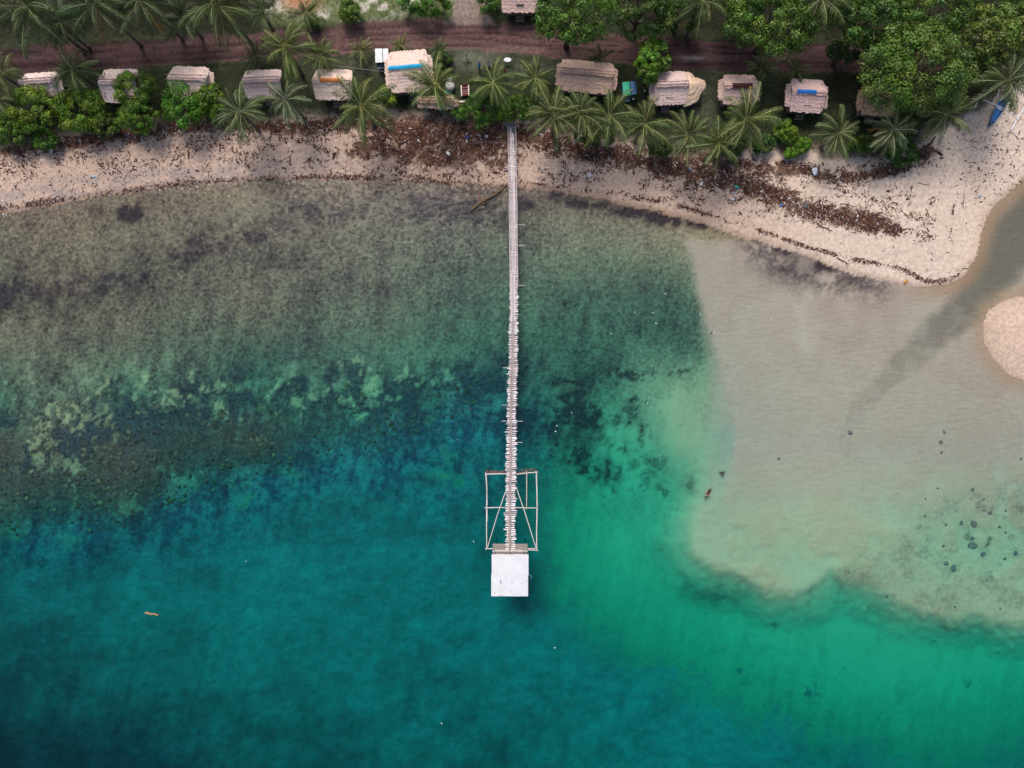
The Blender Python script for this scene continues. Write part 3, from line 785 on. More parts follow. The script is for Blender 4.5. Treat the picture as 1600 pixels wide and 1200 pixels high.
trees = [
    ('large mixed-green broadleaf tree overhanging the road at the top centre', 892, 26, 66, 6.5, None, 54, (1.0, 1.2, .8), 0),
    ('small glossy bright-leaved tree standing between the road and the round thatch annex', 1017, 92, 27, 3.6, 1.3, 38, (1.2, 1.45, .7), 1),
    ('dark green tree at the top edge right of the large road tree', 1002, 14, 52, 5.5, None, 40, (.62, .72, .6), 2),
    ('dark undergrowth tree at the top edge beside the palm', 1062, 22, 34, 3.5, None, 26, DG, 3),
    ('broad tree right of the road bend above the dark-slotted hut', 1212, 36, 76, 6.5, None, 58, (.95, 1.1, .85), 4),
    ('green tree in the top right grove, left of its tallest crown', 1350, 30, 72, 6.5, None, 50, (.85, 1.0, .8), 5),
    ('largest olive-tinged tree at the right end of the road, over the last hut', 1432, 112, 90, 7.5, None, 74, OL, 6),
    ('green tree at the top of the right grove, second from the corner', 1462, 22, 72, 7.0, None, 52, (1.05, 1.1, 1.0), 7),
    ('pale greyish-topped tree at the right edge of the grove', 1548, 58, 62, 7.0, None, 48, (1.3, 1.2, 1.2), 8),
    ('tree in the top right corner', 1602, 14, 56, 6.0, None, 48, (.8, .95, .8), 9),
    ('dark low tree filling the gap above the hidden hut', 1322, 78, 30, 3.2, None, 22, DD, 3),
    ('dark low tree under the right grove beside the boat palm', 1520, 105, 40, 3.8, None, 32, DG, 2),
    ('dark tree behind the grove at the top between two palms', 1160, 4, 42, 4.5, None, 30, DG, 2),
    ('dark low tree beside the whitish palm, under the largest tree', 1440, 170, 40, 3.2, None, 26, DG, 3),
    ('dark tree in the grove left of the largest crown', 1400, 60, 40, 5.0, None, 34, (.5, .6, .5), 2),
]
for a in trees:
    tree(a[0], a[1], a[2], a[3], a[4], a[5], a[6], a[7], a[8], group='broadleaf trees by the road', leaf=.42 if 'glossy' in a[0] else .30)
shrubs = [
    ('yellow-green leafy shrub hiding the front of the leftmost hut', 52, 168, 45, 2.4, 1.6, 36, BR, 10),
    ('bright shrub between the first and second huts on the left', 122, 166, 40, 2.4, 1.6, 36, (1.45, 1.45, .7), 11),
    ('shrub with thin light top over the second hut from the left', 207, 140, 30, 3.0, 1.5, 32, (1.4, 1.4, .85), 12),
    ('green shrub below the second hut from the left', 215, 176, 34, 2.0, 1.3, 26, (1.1, 1.3, .6), 13),
    ('deep green shrub below the third hut from the left', 284, 160, 34, 2.6, 1.5, 36, (.85, 1.4, .55), 14),
    ('yellowish shrub right of the deep green one, left of the leaning palm', 326, 150, 26, 2.2, 1.2, 24, (1.3, 1.4, .7), 15),
    ('low dark green shrub creeping down the bank at the far left', 68, 214, 20, .9, .8, 16, (.7, 1.0, .6), 16),
    ('low olive shrub right of the bright ones on the left bank', 160, 192, 30, 1.4, 1.0, 18, (.8, .85, .7), 17),
    ('green shrub at the left edge above the bank', 12, 200, 30, 1.6, 1.1, 22, (1.1, 1.3, .6), 18),
    ('rounded dark green bush left of the jetty head', 748, 166, 28, 1.8, 1.3, 26, (.55, .9, .55), 19),
    ('small bright bush touching the orange-ridged hut palm', 607, 143, 16, 1.5, .9, 16, BR, 20),
    ('small vivid green bush beside the low thatched shelter', 718, 175, 12, .9, .7, 12, BG, 21),
    ('yellow-green bush right above the jetty head', 789, 174, 15, 1.2, .8, 14, BR, 22),
    ('dark shrub behind the jetty head under the palms', 814, 168, 22, 1.6, 1.0, 20, (.7, .85, .45), 23),
    ('bright bush below and left of the blue-tarped hut', 1230, 203, 17, 1.4, .9, 18, (1.3, 1.45, .65), 24),
    ('low green bush on the bank right of another bright bush', 1254, 226, 13, .9, .7, 12, (1.1, 1.4, .6), 25),
    ('small green bush on the sand lip left of the lone palm', 1236, 236, 10, .6, .6, 9, (1.1, 1.5, .7), 26),
    ('dark bush at the foot of the whitish palm beside the sand spit', 1408, 234, 32, 1.6, 1.2, 22, (.5, .75, .5), 27),
    ('dark green bush right of the lone palm foot', 1346, 226, 20, 1.1, .9, 14, (.8, 1.0, .55), 28),
    ('dark bush on the bank right of the three close palms', 1193, 222, 16, 1.1, .8, 16, (.55, .75, .5), 29),
    ('shrub with pale twigs on the grass beyond the road', 545, 17, 19, 1.4, 1.0, 17, (1.1, 1.2, .8), 30),
    ('dense green hedge bush at the top edge left of the pale side track', 664, 0, 38, 1.8, 1.2, 20, (.8, 1.15, .55), 31),
    ('green bush right of the pale side track at the top edge', 762, -2, 18, 1.8, 1.1, 20, (.75, 1.05, .55), 32),
    ('tiny bush below the first small palm beyond the road', 488, 33, 9, .8, .5, 8, (.8, 1.0, .6), 33),
    ('dark potted-looking bush right of the blue-ridged hut', 692, 90, 13, .9, .7, 12, (.5, .65, .45), 34),
    ('dark understorey shrub behind the first jetty palms', 1030, 228, 22, 1.2, .8, 14, (.45, .6, .4), 35),
    ('dark understorey shrub between the jetty row palms', 930, 212, 30, 1.2, .8, 14, (.4, .55, .38), 36),
    ('dark shrub under the three close palms', 1140, 222, 34, 1.5, .9, 22, (.4, .55, .38), 37),
]
for a in shrubs:
    tree(a[0], a[1], a[2] + (4 if a[1] < 350 else 2), a[3], a[4], a[5], a[6], tuple(1.05 * q for q in a[7]), a[8], name='shrub', cat='shrub', group='shrubs along the bank and road', leaf=.24, dens=1.15)

# ------------------------------------------------------------------ thatched huts
def thatch_mat():
    m = M('thatch', (.70, .575, .515), .95, .30, 6.0, .7, objcol=True, attr='Col', stretch=(5, 1, 1))
    return m
THATCH = thatch_mat()
BAMBOO = M('bamboo_pole', (.68, .64, .615), .55, .25, 5, .2, objcol=True)
BAMB_DK = M('weathered_bamboo', (.26, .20, .17), .7, .3, 5, .2, objcol=True)
WOVEN = M('woven_wall', (.20, .14, .09), .8, .35, 9, .4)
PAINT = M('painted_board', (1, 1, 1), .55, .18, 4, .15, objcol=True)
CLOTH = M('cloth', (1, 1, 1), .85, .15, 6, .2, objcol=True)

def slope_mesh(w, run, z0, z1, seed, thick=.16, trim=.22, round_c=.3):
    """one thatched slope, eave at y=run, ridge at y=0: courses of straw with a ragged eave; x along the ridge"""
    rnd = random.Random(seed)
    nx_, ny_ = max(18, int(w / .11)), max(12, int(run / .10))
    V = []; C = []
    rag = [rnd.uniform(-.09, .09) for _ in range(nx_ + 1)]
    for j in range(ny_ + 1):
        t = j / ny_
        for i in range(nx_ + 1):
            s_ = i / nx_ * 2 - 1
            hw = w / 2 - trim * (t ** 2) * .6
            edge = max(0, abs(s_) - (1 - round_c)) / round_c
            tt = t * (1 + rag[i] * t / run) - edge ** 3 * .09 * t
            x = s_ * (hw + rnd.uniform(-.03, .03) * (abs(s_) > .98))
            course = (t * run / .34) % 1.0
            bumpz = .028 * course + rnd.uniform(-.03, .03) - edge ** 4 * .16
            sag = -.07 * math.sin(math.pi * t)
            V.append((x, run * tt, z1 + (z0 - z1) * tt + bumpz + sag))
            c = (1.03 - .09 * (course > .8) + rnd.uniform(-.16, .16))
            C.append((c, c * rnd.uniform(.96, 1.02), c * rnd.uniform(.93, 1.03)))
    n = nx_ + 1
    F = [(j * n + i, j * n + i + 1, (j + 1) * n + i + 1, (j + 1) * n + i) for j in range(ny_) for i in range(nx_)]
    F = [tuple(reversed(f)) for f in F]
    # underside and rim
    k = len(V)
    ring = [i for i in range(n)] + [j * n + nx_ for j in range(1, ny_ + 1)] + [ny_ * n + i for i in range(nx_ - 1, -1, -1)] + [j * n for j in range(ny_ - 1, 0, -1)]
    for i in ring:
        x, y, z = V[i]
        V.append((x * .985, y - (.05 if y > .05 else 0), z - thick)); C.append((.55, .5, .45))
    m_ = len(ring)
    for a in range(m_):
        b = (a + 1) % m_
        F.append((ring[a], ring[b], k + b, k + a))
    F.append(tuple(k + a for a in range(m_)))
    mb = MB(); mb.v = V; mb.f = F; mb.c = C
    return mb

def hut(label, x0, y0, x1, y1, rot=0.0, ridge='plain', tint=GREEN, skirts=(1, 1), seed=1, rise=1.12, eave=2.0, strip=None, name='thatched_hut', shelter=False):
    rnd = random.Random(seed)
    ze = 1.15 + eave; zr = ze + rise
    a = at(x0, y1, ze); b = at(x1, y0, ze)
    w_, d_ = b.x - a.x, b.y - a.y
    cx, cy = (a.x + b.x) / 2, (a.y + b.y) / 2
    zg = gz(cx, cy)
    e = empty(name, (cx, cy, zg), R(rot))
    tag(e, label, 'shelter' if shelter else 'hut', 'thatched huts between road and beach')
    E, Z = ze - zg, zr - zg
    run = d_ / 2
    sk = .38
    w = w_ - sk * (skirts[0] + skirts[1])
    xo = sk * (skirts[0] - skirts[1]) / 2
    for k, sg in enumerate((1, -1)):
        mb = slope_mesh(w, run, E, Z, seed * 3 + k)
        s = mb.build('roof_slope', THATCH, e, rot=(0, 0, 0 if sg > 0 else math.pi), loc=(xo, 0, 0), color=tint)
        s['label'] = 'thatch slope facing the road' if sg > 0 else 'thatch slope facing the sea'
    for sg, on_ in ((-1, skirts[0]), (1, skirts[1])):
        if not on_: continue
        mb = slope_mesh(d_ * .74, sk + .55, E - .05, E + .55, seed * 5 + sg, thick=.12, trim=.2, round_c=.45)
        mb.build('end_skirt', THATCH, e, rot=(0, 0, -math.pi / 2 * sg), loc=(xo + sg * (w / 2 - .5), 0, 0), color=tuple(c * .93 for c in tint))
        g = MB(); g.add([(0, -d_ * .36, E), (0, d_ * .36, E), (0, 0, Z - .2)], [(0, 1, 2)])
        g2 = [(x + .04 * sg, y, z) for x, y, z in g.v]; g.add(g2, [(2, 1, 0)])
        g.f += [(0, 1, 4, 3), (1, 2, 5, 4), (2, 0, 3, 5)]
        g.build('gable', WOVEN, e, loc=(xo + sg * (w / 2 - .3), 0, 0))
    # ridge cap: a folded straw roll held by two poles
    cap = slope_mesh(w * .97, .30, Z - .14, Z + .07, seed * 7, thick=.06, trim=.02, round_c=.1)
    cap2 = slope_mesh(w * .97, .30, Z - .14, Z + .07, seed * 7 + 1, thick=.06, trim=.02, round_c=.1)
    n = len(cap.v); cap.v += [(-x, -y, z) for x, y, z in cap2.v]; cap.f += [tuple(i + n for i in f) for f in cap2.f]; cap.c += cap2.c
    rc = cap.build('ridge_cap', THATCH, e, loc=(xo, 0, .02), color=tuple(c * 1.08 for c in tint))
    if ridge in ('plain', 'poles'):
        for sg in (-1, 1):
            p = MB(); l = w / 2 * rnd.uniform(.96, 1.12)
            p.tube([(-l, sg * .30 + rnd.uniform(-.04, .04), Z - .02), (0, sg * .29, Z - .04), (l * .97, sg * .30 + rnd.uniform(-.06, .06), Z - .01)], .035, 6)
            p.build('ridge_pole', BAMB_DK, rc, loc=(-0, 0, -.02), color=(1.0, .85, .95))
    if strip:
        off, ln, wd, c, kind = strip
        p = MB()
        n = 14; vs = []; 
        for i in range(n + 1):
            x = (i / n - .5) * ln
            for q in range(5):
                yy = (q / 4 - .5) * wd
                vs.append((x + rnd.uniform(-.02, .02), yy, Z + .12 - abs(yy) * .55 + (.03 * math.sin(x * 3) + rnd.uniform(-.012, .012))))
        m = len(vs); vs += [(x, y, z - .035) for x, y, z in vs]
        fs = []
        for i in range(n):
            for q in range(4):
                a_ = i * 5 + q
                fs.append((a_, a_ + 5, a_ + 6, a_ + 1)); fs.append((m + a_, m + a_ + 1, m + a_ + 6, m + a_ + 5))
            fs.append((i * 5, m + i * 5, m + i * 5 + 5, i * 5 + 5)); fs.append((i * 5 + 4, i * 5 + 9, m + i * 5 + 9, m + i * 5 + 4))
        p.add(vs, fs)
        o = p.build(kind, PAINT, rc, loc=(off, 0, 0), color=c)
    # poles laid on the thatch, seen as dark lines
    if rnd.random() < .6:
        p = MB(); y = -run * rnd.uniform(.25, .45)
        p.tube([(-w * .28, y, Z + (E - Z) * (-y / run) + .13), (w * .05, y - .06, Z + (E - Z) * (-y / run) + .10), (w * .2, y - .12, Z + (E - Z) * (-y / run) + .08)], .028, 5)
        p.build('thatch_pole', BAMB_DK, e, loc=(xo, 0, 0), color=(.6, .5, .5))
    # body
    fz = .45
    wx, wy = w_ / 2 - .75, d_ / 2 - .55
    f = MB(); f.box((0, 0, fz), (wx * 2 + .1, wy * 2 + .1, .1)); f.build('floor', BAMB_DK, e)
    for sx in (-1, 1):
        for sy in (-1, 1):
            p = MB(); p.tube([(sx * wx, sy * wy, -.25), (sx * wx, sy * wy, E + .15)], .06, 7); p.build('post', BAMB_DK, e)
    if not shelter:
        hgt = E - fz + .1
        for sg in (-1, 1):
            p = MB(); p.box((sg * (wx - .09), 0, fz + .05 + hgt / 2), (.04, wy * 2 - .16, hgt)); p.build('wall', WOVEN, e)
        p = MB(); p.box((0, wy - .09, fz + .05 + hgt / 2), (wx * 2 - .26, .04, hgt)); p.build('wall', WOVEN, e)
        p = MB(); dw = .45
        for sg in (-1, 1):
            ln = wx - .13 - dw
            p.box((sg * (dw + ln / 2), -wy + .09, fz + .05 + hgt / 2), (ln, .04, hgt))
        p.build('wall', WOVEN, e)
        p = MB(); p.box((0, -wy + .12, fz + .05 + .95), (dw * 2 - .04, .04, 1.9)); dr = p.build('door', BAMB_DK, e, color=(.8, .7, .6))
        p = MB(); p.box((.34, -wy + .08, fz + 1.0), (.05, .05, .12)); p.build('handle', PAINT, dr, color=(.1, .1, .1))
        p = MB()
        for k in range(2): p.box((0, -wy - .25 - .0 - k * .28, fz - .12 - k * .2), (1.0, .28, .05))
        p.build('step', BAMB_DK, e)
    return e
LT = (1.06, 1.04, 1.08); PK = (.98, .92, .96); BRN = (.88, .74, .64)
hut('leftmost thatched hut with a diagonal ridge fold, half hidden by shrubs', 37, 113, 97, 152, 4, 'plain', LT, (0, 1), 3)
hut('second thatched hut from the left with a protruding ridge pole, behind shrubs', 155, 108, 218, 160, 1, 'plain', LT, (1, 0), 4)
hut('third thatched hut from the left, only its road-side slope clear of shrubs', 267, 104, 333, 152, -2, 'plain', (1.08, 1.03, 1.02), (0, 1), 5)
hut('thatched hut with a twin-pole ridge, between the shrubs and the silvery palm', 382, 109, 442, 153, 2, 'plain', PK, (0, 0), 6)
hut('thatched hut with an orange board along its ridge', 491, 108, 552, 156, -1, 'strip', (1.12, 1.06, 1.0), (0, 0), 7, strip=(0, 2.5, .42, (.52, .17, .035), 'ridge_board'))
hut('largest thatched hut with a bright blue strip along its tilted ridge', 602, 79, 676, 144, 5, 'strip', (1.10, 1.02, 1.0), (1, 1), 8, rise=1.15, eave=2.2, strip=(-.1, 4.0, .40, (.02, .42, .72), 'ridge_sheet'))
hut('long brown thatched hut with a straw-topped ridge, right of the yard', 869, 95, 964, 145, -5, 'plain', BRN, (1, 1), 9, rise=1.2)
hut('thatched hut joined to a round thatched annex', 1015, 112, 1074, 164, 2, 'poles', PK, (1, 0), 10)
hut('thatched hut with a dark red open slot at its ridge', 1123, 117, 1187, 164, -1, 'strip', (.84, .74, .72), (1, 1), 11, strip=(0, 2.2, .62, (.055, .016, .014), 'ridge_slot'))
hut('thatched hut with a small bright blue tarp on its ridge', 1228, 124, 1293, 176, -3, 'strip', (.92, .80, .84), (1, 1), 12, strip=(-.45, 2.1, .42, (.02, .16, .55), 'ridge_tarp'))
hut('brownish thatched hut half hidden beneath the largest tree', 1340, 134, 1402, 181, -3, 'plain', (.74, .56, .48), (1, 0), 13)
hut('thatched hut cut by the top edge beside the pale side track', 783, -36, 842, 20, 0, 'plain', (.92, .80, .80), (0, 0), 14)
hut('small low thatched shelter under the palm by the bank', 652, 150, 716, 170, -2, 'plain', (.95, .80, .70), (0, 1), 15, rise=.55, eave=1.5, shelter=True)

def round_annex():
    c = at(1078, 138, 3.0); zg = gz(c.x, c.y)
    e = empty('thatched_annex', (c.x, c.y, zg)); tag(e, 'round pale thatched annex against the side of a hut', 'shelter')
    rs = random.Random(3); mb = MB(); n = 30; m = 11; V = []; C = []
    for j in range(m + 1):
        t = j / m
        for i in range(n):
            a = 2 * math.pi * i / n
            rr = (1.62 + .22 * math.sin(3 * a + 1) + .14 * math.sin(5 * a)) * t + rs.uniform(-.05, .05) * (t > .9)
            V.append((rr * math.cos(a) * .95, rr * math.sin(a) * 1.15, 2.75 - 1.05 * t ** 1.2 + .06 * ((t * 4) % 1) + rs.uniform(-.03, .03)))
            k = rs.uniform(.85, 1.15); C.append((k, k, k * .95))
    F = [(j * n + i, j * n + (i + 1) % n, (j + 1) * n + (i + 1) % n, (j + 1) * n + i) for j in range(m) for i in range(n)]
    F = [tuple(reversed(f)) for f in F]
    k = len(V)
    V += [(x * .97, y * .97, z - .14) for x, y, z in V[m * n:]]; C += [(.5, .45, .4)] * n
    F += [(m * n + i, k + i, k + (i + 1) % n, m * n + (i + 1) % n) for i in range(n)] + [tuple(k + i for i in range(n))]
    mb.v, mb.f, mb.c = V, F, C
    mb.build('roof', THATCH, e, color=(1.05, .95, .82))
    for i in range(5):
        a = i * 1.257; p = MB(); p.tube([(1.2 * math.cos(a), 1.3 * math.sin(a), -.2), (1.2 * math.cos(a), 1.3 * math.sin(a), 1.85)], .05, 6); p.build('post', BAMB_DK, e)
round_annex()

# ------------------------------------------------------------------ jetty
def jetty():
    rnd = random.Random(21)
    dz = 1.35
    def P(px, py, z=dz): return at(px, py, z)
    e = empty('bamboo_jetty', (P(800, 186).x, P(800, 186).y, 0))
    tag(e, 'long narrow bamboo jetty running from the beach to the white-roofed hut', 'jetty')
    o0 = Vector(e.location)
    def cxp(py): return np.interp(py, [186, 300, 440, 560, 640, 740, 862], [799.5, 801.5, 803, 802, 799.5, 798.5, 797.5])
    meshes = []
    for k in range(6):
        mb = MB(); w = rnd.uniform(.9, 1.05); n = 3
        # a split-bamboo slat: half round, slightly bowed
        for sub in range(3):
            yy = (sub - 1) * .040
            mb.tube([(-.5, yy + rnd.uniform(-.008, .008), 0), (0, yy, .012), (.5 + rnd.uniform(-.05, .03), yy + rnd.uniform(-.01, .01), 0)], .026, 6)
        meshes.append(mb.mesh('plank', BAMBOO))
    y0, y1 = P(800, 188).y, P(800, 862).y
    y = y0; i = 0
    while y > y1:
        py = 600 - y / (S * (H - dz) / H)
        wid = np.interp(py, [190, 300, 440, 500, 640, 740, 860], [.72, .82, .92, .98, 1.05, 1.22, 1.10]) * rnd.uniform(.86, 1.12)
        if py > 440 and rnd.random() < .16: wid *= 1.18
        cx = P(cxp(py), py).x + rnd.uniform(-.07, .07) * (1.3 if py > 440 else .5)
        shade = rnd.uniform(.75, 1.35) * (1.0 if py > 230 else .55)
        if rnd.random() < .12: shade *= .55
        warm = rnd.uniform(.92, 1.06)
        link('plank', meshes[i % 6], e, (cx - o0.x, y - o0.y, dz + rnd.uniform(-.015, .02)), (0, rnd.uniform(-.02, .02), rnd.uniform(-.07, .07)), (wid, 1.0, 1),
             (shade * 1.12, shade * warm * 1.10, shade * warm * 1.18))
        y -= rnd.uniform(.18, .25) * (1.3 if py < 440 else 1.0); i += 1
    # walkway strips laid along the planks
    def runpole(name, pts, r, col, wob=.03, mat=BAMBOO, zz=.06):
        p = MB(); pp = []
        for (px, py) in pts:
            q = P(px, py); pp.append((q.x - o0.x + rnd.uniform(-wob, wob), q.y - o0.y, dz + zz + rnd.uniform(-.01, .01)))
        p.tube(pp, r, 6); return p.build(name, mat, e, color=col)
    for k in range(9):
        a = 205 + k * 73; b = a + 78
        offs = (-2.6, -1.0, .8, 2.4) if k < 4 else (-1.4, 0, 1.2)
        for off in offs:
            pts = [(cxp(q) + off + rnd.uniform(-.4, .4) - (1.0 if k >= 3 else 0), q) for q in np.linspace(a + rnd.uniform(-6, 6), min(b, 860), 6)]
            c = rnd.uniform(.85, 1.2)
            runpole('walk_strip', pts, .05 if k < 4 else .045, (c * 1.02, c * .94, c * .98) if k < 4 else (.62 * c, .52 * c, .52 * c), zz=.075)
    # edge poles / handrails over the beach half
    for side in (-1, 1):
        for k in range(5):
            a = 188 + k * 52
            z2 = .95
            pts = []
            p = MB()
            for q in np.linspace(a, a + 56, 5):
                v = at(cxp(q) + side * 6.0, q, dz + .1); pts.append((v.x - o0.x + rnd.uniform(-.03, .03), v.y - o0.y, dz + .12))
            p.tube(pts, .035, 6); p.build('edge_pole', BAMBOO, e, color=(1.05, .98, 1.02))
    # posts with cross beams, pairs every ~2.3 m
    y = y0 - .6
    while y > y1 + .5:
        py = 600 - y / (S * (H - dz) / H)
        cx = P(cxp(py), py).x
        wd = .5
        zb = gz(cx, y)
        lft, rgt = rnd.uniform(.45, .75), rnd.uniform(.45, .85)
        if rnd.random() < .15: lft = 1.15
        if rnd.random() < .15: rgt = 1.3
        p = MB(); p.tube([(cx - lft - o0.x, y - o0.y + rnd.uniform(-.1, .1), dz - .12), (cx + rgt - o0.x, y - o0.y + rnd.uniform(-.1, .1), dz - .10)], .035, 6); p.build('cross_beam', BAMBOO, e, color=(.95, .9, .92))
        for sg in (-1, 1):
            p = MB(); sx = cx + sg * wd
            p.tube([(sx + sg * rnd.uniform(0, .5) - o0.x, y - o0.y, zb - .5), (sx - o0.x, y - o0.y, dz + rnd.uniform(-.05, .12))], .045, 6); p.build('post', BAMB_DK, e)
        y -= rnd.uniform(1.9, 2.6)
    for sg in (-1, 1):
        p = MB(); pts = []
        for q in np.linspace(188, 862, 24):
            v = P(cxp(q) + sg * 4.6, q); pts.append((v.x - o0.x, v.y - o0.y, dz - .07))
        p.tube(pts, .045, 6); p.build('stringer', BAMB_DK, e)
jetty()

def pen():
    rnd = random.Random(5); z = .75
    c = at(799, 860, z); e = empty('fish_pen', (c.x, c.y, 0)); tag(e, 'open rectangular bamboo pole frame around the end of the jetty', 'frame')
    o0 = Vector((c.x, c.y, 0))
    def pole(pts, r=.075, col=(1.0, .95, .95), zz=0):
        p = MB(); n = len(pts); out = []
        for k, (px, py) in enumerate(pts):
            q = at(px, py, z + zz); out.append((q.x - o0.x, q.y - o0.y, z + zz))
        p.tube(out, [r * (1.08 - .25 * k / max(1, n - 1)) for k in range(n)], 7); p.build('pole', BAMBOO, e, color=col)
    pole([(758, 741), (775, 740.4), (799, 740)]); pole([(799, 742), (820, 739.5), (841, 737.5)])
    pole([(759, 738), (760.5, 760), (761, 790), (761, 815)]); pole([(760.6, 780), (760.2, 820), (760.5, 859)], .07)
    pole([(838, 736), (839, 770), (839.2, 800), (838.5, 815)]); pole([(839.4, 786), (838.5, 830), (838.5, 861)], .08)
    pole([(757.5, 793.5), (780, 793), (800, 793.2)], .06, zz=.12); pole([(798, 793), (820, 793.5), (840.5, 793.8)], .06, zz=.12)
    pole([(823, 736), (823, 760), (822.6, 796)], .06, (.85, .75, .72), zz=.2)
    pole([(790, 768), (777, 805), (761, 858)], .05, (1.05, 1, 1), zz=.3); pole([(806, 760), (820, 800), (838, 858)], .055, (1.05, 1, 1), zz=.3)
    pole([(758, 857.5), (780, 857), (800, 858)], .06, zz=.1); pole([(798, 857), (820, 858.5), (841, 860)], .08, zz=.1); pole([(805, 856), (830, 857), (840, 857.5)], .045, zz=.22)
    for px, py in ((760, 740), (838.5, 738), (761, 793), (839, 793), (761, 857), (838.5, 859), (823, 738), (823, 794), (760, 770), (839, 826)):
        q = at(px, py, z); p = MB(); zb = gz(q.x, q.y)
        p.tube([(q.x - o0.x + rnd.uniform(-.1, .1), q.y - o0.y + .12, zb - .5), (q.x - o0.x, q.y - o0.y + .12, z + .25)], .055, 6); p.build('stake', BAMB_DK, e)
    # driftweed caught on the seaward side of the top bar
    k = 0
    for k in range(60):
        left = k < 34
        px = rnd.uniform(761, 789) if left else rnd.uniform(806, 836); py = rnd.uniform(735.5, 739.5) - (0 if left else (px - 806) * .12)
        q = at(px, py, .08); p = MB(); a = rnd.uniform(-.7, .7); l = rnd.uniform(.08, .35)
        p.tube([(q.x - o0.x - l * math.cos(a), q.y - o0.y - l * math.sin(a), .04), (q.x - o0.x, q.y - o0.y, .10), (q.x - o0.x + l * math.cos(a), q.y - o0.y + l * math.sin(a), .04)], [.025, .04, .02], 5)
        p.build('caught_stick', BAMB_DK, e, color=(rnd.uniform(.3, 1.1), rnd.uniform(.3, .7), rnd.uniform(.25, .5)))
pen()

def pier_hut():
    rnd = random.Random(9)
    c = at(797, 899, 3.6); e = empty('white_roofed_hut', (c.x, c.y, 0)); tag(e, 'open hut on stilts with a flat white sheet roof at the end of the jetty', 'hut')
    W_, D_ = 4.12, 4.72
    white = M('white_sheet', (.72, .73, .755), .45, .07, .9, objcol=True, spec=.4)
    zr = 3.55
    # four sheets, each with fine ribs
    def sheet(x0, x1, ya, yb, dz, col):
        mb = MB(); n = int((x1 - x0) / .10); V = []
        for j in range(2):
            yy = (ya, yb)[j]
            for i in range(n + 1):
                x = x0 + (x1 - x0) * i / n
                V.append((x, yy, zr + dz + (.012 if i % 2 else 0) + .04 * (yy / D_)))
        m = len(V); V += [(x, y, z - .02) for x, y, z in V]; n1 = n + 1
        F = []
        for i in range(n):
            F.append((i, i + n1, i + n1 + 1, i + 1)[::-1]); F.append((m + i, m + i + n1, m + i + n1 + 1, m + i + 1))
        F += [tuple(range(n1)) + tuple(range(m + n, m - 1, -1)), tuple(range(2 * n1 - 1, n, -1)) + tuple(range(m + n1, m + 2 * n1))]
        F += [(0, m, m + n1, n1), (n, n1 + n, m + n1 + n, m + n)]
        mb.add(V, F); mb.build('roof_sheet', white, e, color=col)
    sheet(-W_ / 2, .02, -.05, D_ / 2, .03, (1.02, 1.02, 1.0)); sheet(-.06, W_ / 2, -.02, D_ / 2, .055, (1.02, 1.01, 1.02))
    sheet(-W_ / 2 - .05, -.02, -D_ / 2, .06, .0, (1.0, 1.0, 1.0)); sheet(-.1, W_ / 2 - .06, -D_ / 2, .04, .022, (.98, .99, 1.0))
    dk = M('roof_stain', (.25, .27, .30), .7, .4, 8)
    for (x, y, l, w) in ((-1.05, -.62, .10, .22), (-1.05, -.85, .12, .12), (.22, -.85, .10, .10), (1.25, -.95, .10, .10), (0, -1.8, .06, .1), (.25, -2.2, .05, .08), (-1.0, -2.2, .2, .05)):
        p = MB(); p.box((x, y, zr + .045 + .04 * y / D_), (l, w, .02)); p.build('roof_patch', dk, e)
    for sx in (-1, 0, 1):
        for sy in (-1, 0, 1):
            x, y = sx * 1.75, sy * 2.0; zb = gz(c.x + x, c.y + y)
            p = MB(); p.tube([(x * 1.03, y * 1.03, zb - .5), (x, y, zr)], .065, 7); p.build('post', BAMB_DK, e)
    for y in np.arange(-2.2, 3.0, .16):
        p = MB(); p.box((rnd.uniform(-.03, .03), y, 1.25), (4.0 + rnd.uniform(-.1, .1), .13, .04)); p.build('deck_plank', BAMBOO, e, color=(.5, .45, .43))
    for sx in (-1, 1):
        p = MB(); p.tube([(sx * 1.8, -2.25, 1.17), (sx * 1.8, 3.0, 1.17)], .06, 6); p.build('deck_beam', BAMB_DK, e)
        p = MB(); p.tube([(sx * 2.02, -2.3, zr - .05), (sx * 2.02, 2.3, zr - .05)], .045, 6); p.build('rafter', BAMB_DK, e)
    for y in (2.35, -2.3):
        p = MB(); p.tube([(-2.0, y, 2.15), (2.0, y, 2.15)], .045, 6); p.build('rail', BAMBOO, e)
    # a bent teal pipe on the right side
    p = MB(); p.tube([(2.0, -.3, 2.2), (2.35, -.35, 2.3), (2.4, -.5, 2.25), (2.38, -.95, 1.9)], .05, 6); p.build('drain_pipe', PAINT, e, color=(.15, .45, .60))
    # two slatted benches between frame and roof
    for sg, lb in ((-1, 'slatted bamboo bench left of the jetty end'), (1, 'slatted bamboo bench right of the jetty end')):
        q = at(797 + sg * 13.5 - 1.0, 863.3, 1.75)
        b = empty('bamboo_bench', (q.x, q.y, 1.27)); tag(b, lb, 'bench', 'benches at the jetty end')
        for yy in (-.24, .24):
            p = MB(); p.tube([(-.62, yy, .42), (.62, yy, .42)], .045, 6); p.build('seat_rail', BAMBOO, b, color=(1.05, 1, 1))
        for i in range(11):
            p = MB(); p.tube([(-.55 + i * .11, -.22, .44), (-.55 + i * .11, .22, .44)], .028, 5); p.build('slat', BAMBOO, b, color=(.95, .85, .82))
        for x in (-.55, .55):
            for yy in (-.22, .22):
                p = MB(); p.tube([(x, yy, 0), (x, yy, .42)], .035, 6); p.build('leg', BAMB_DK, b)
pier_hut()

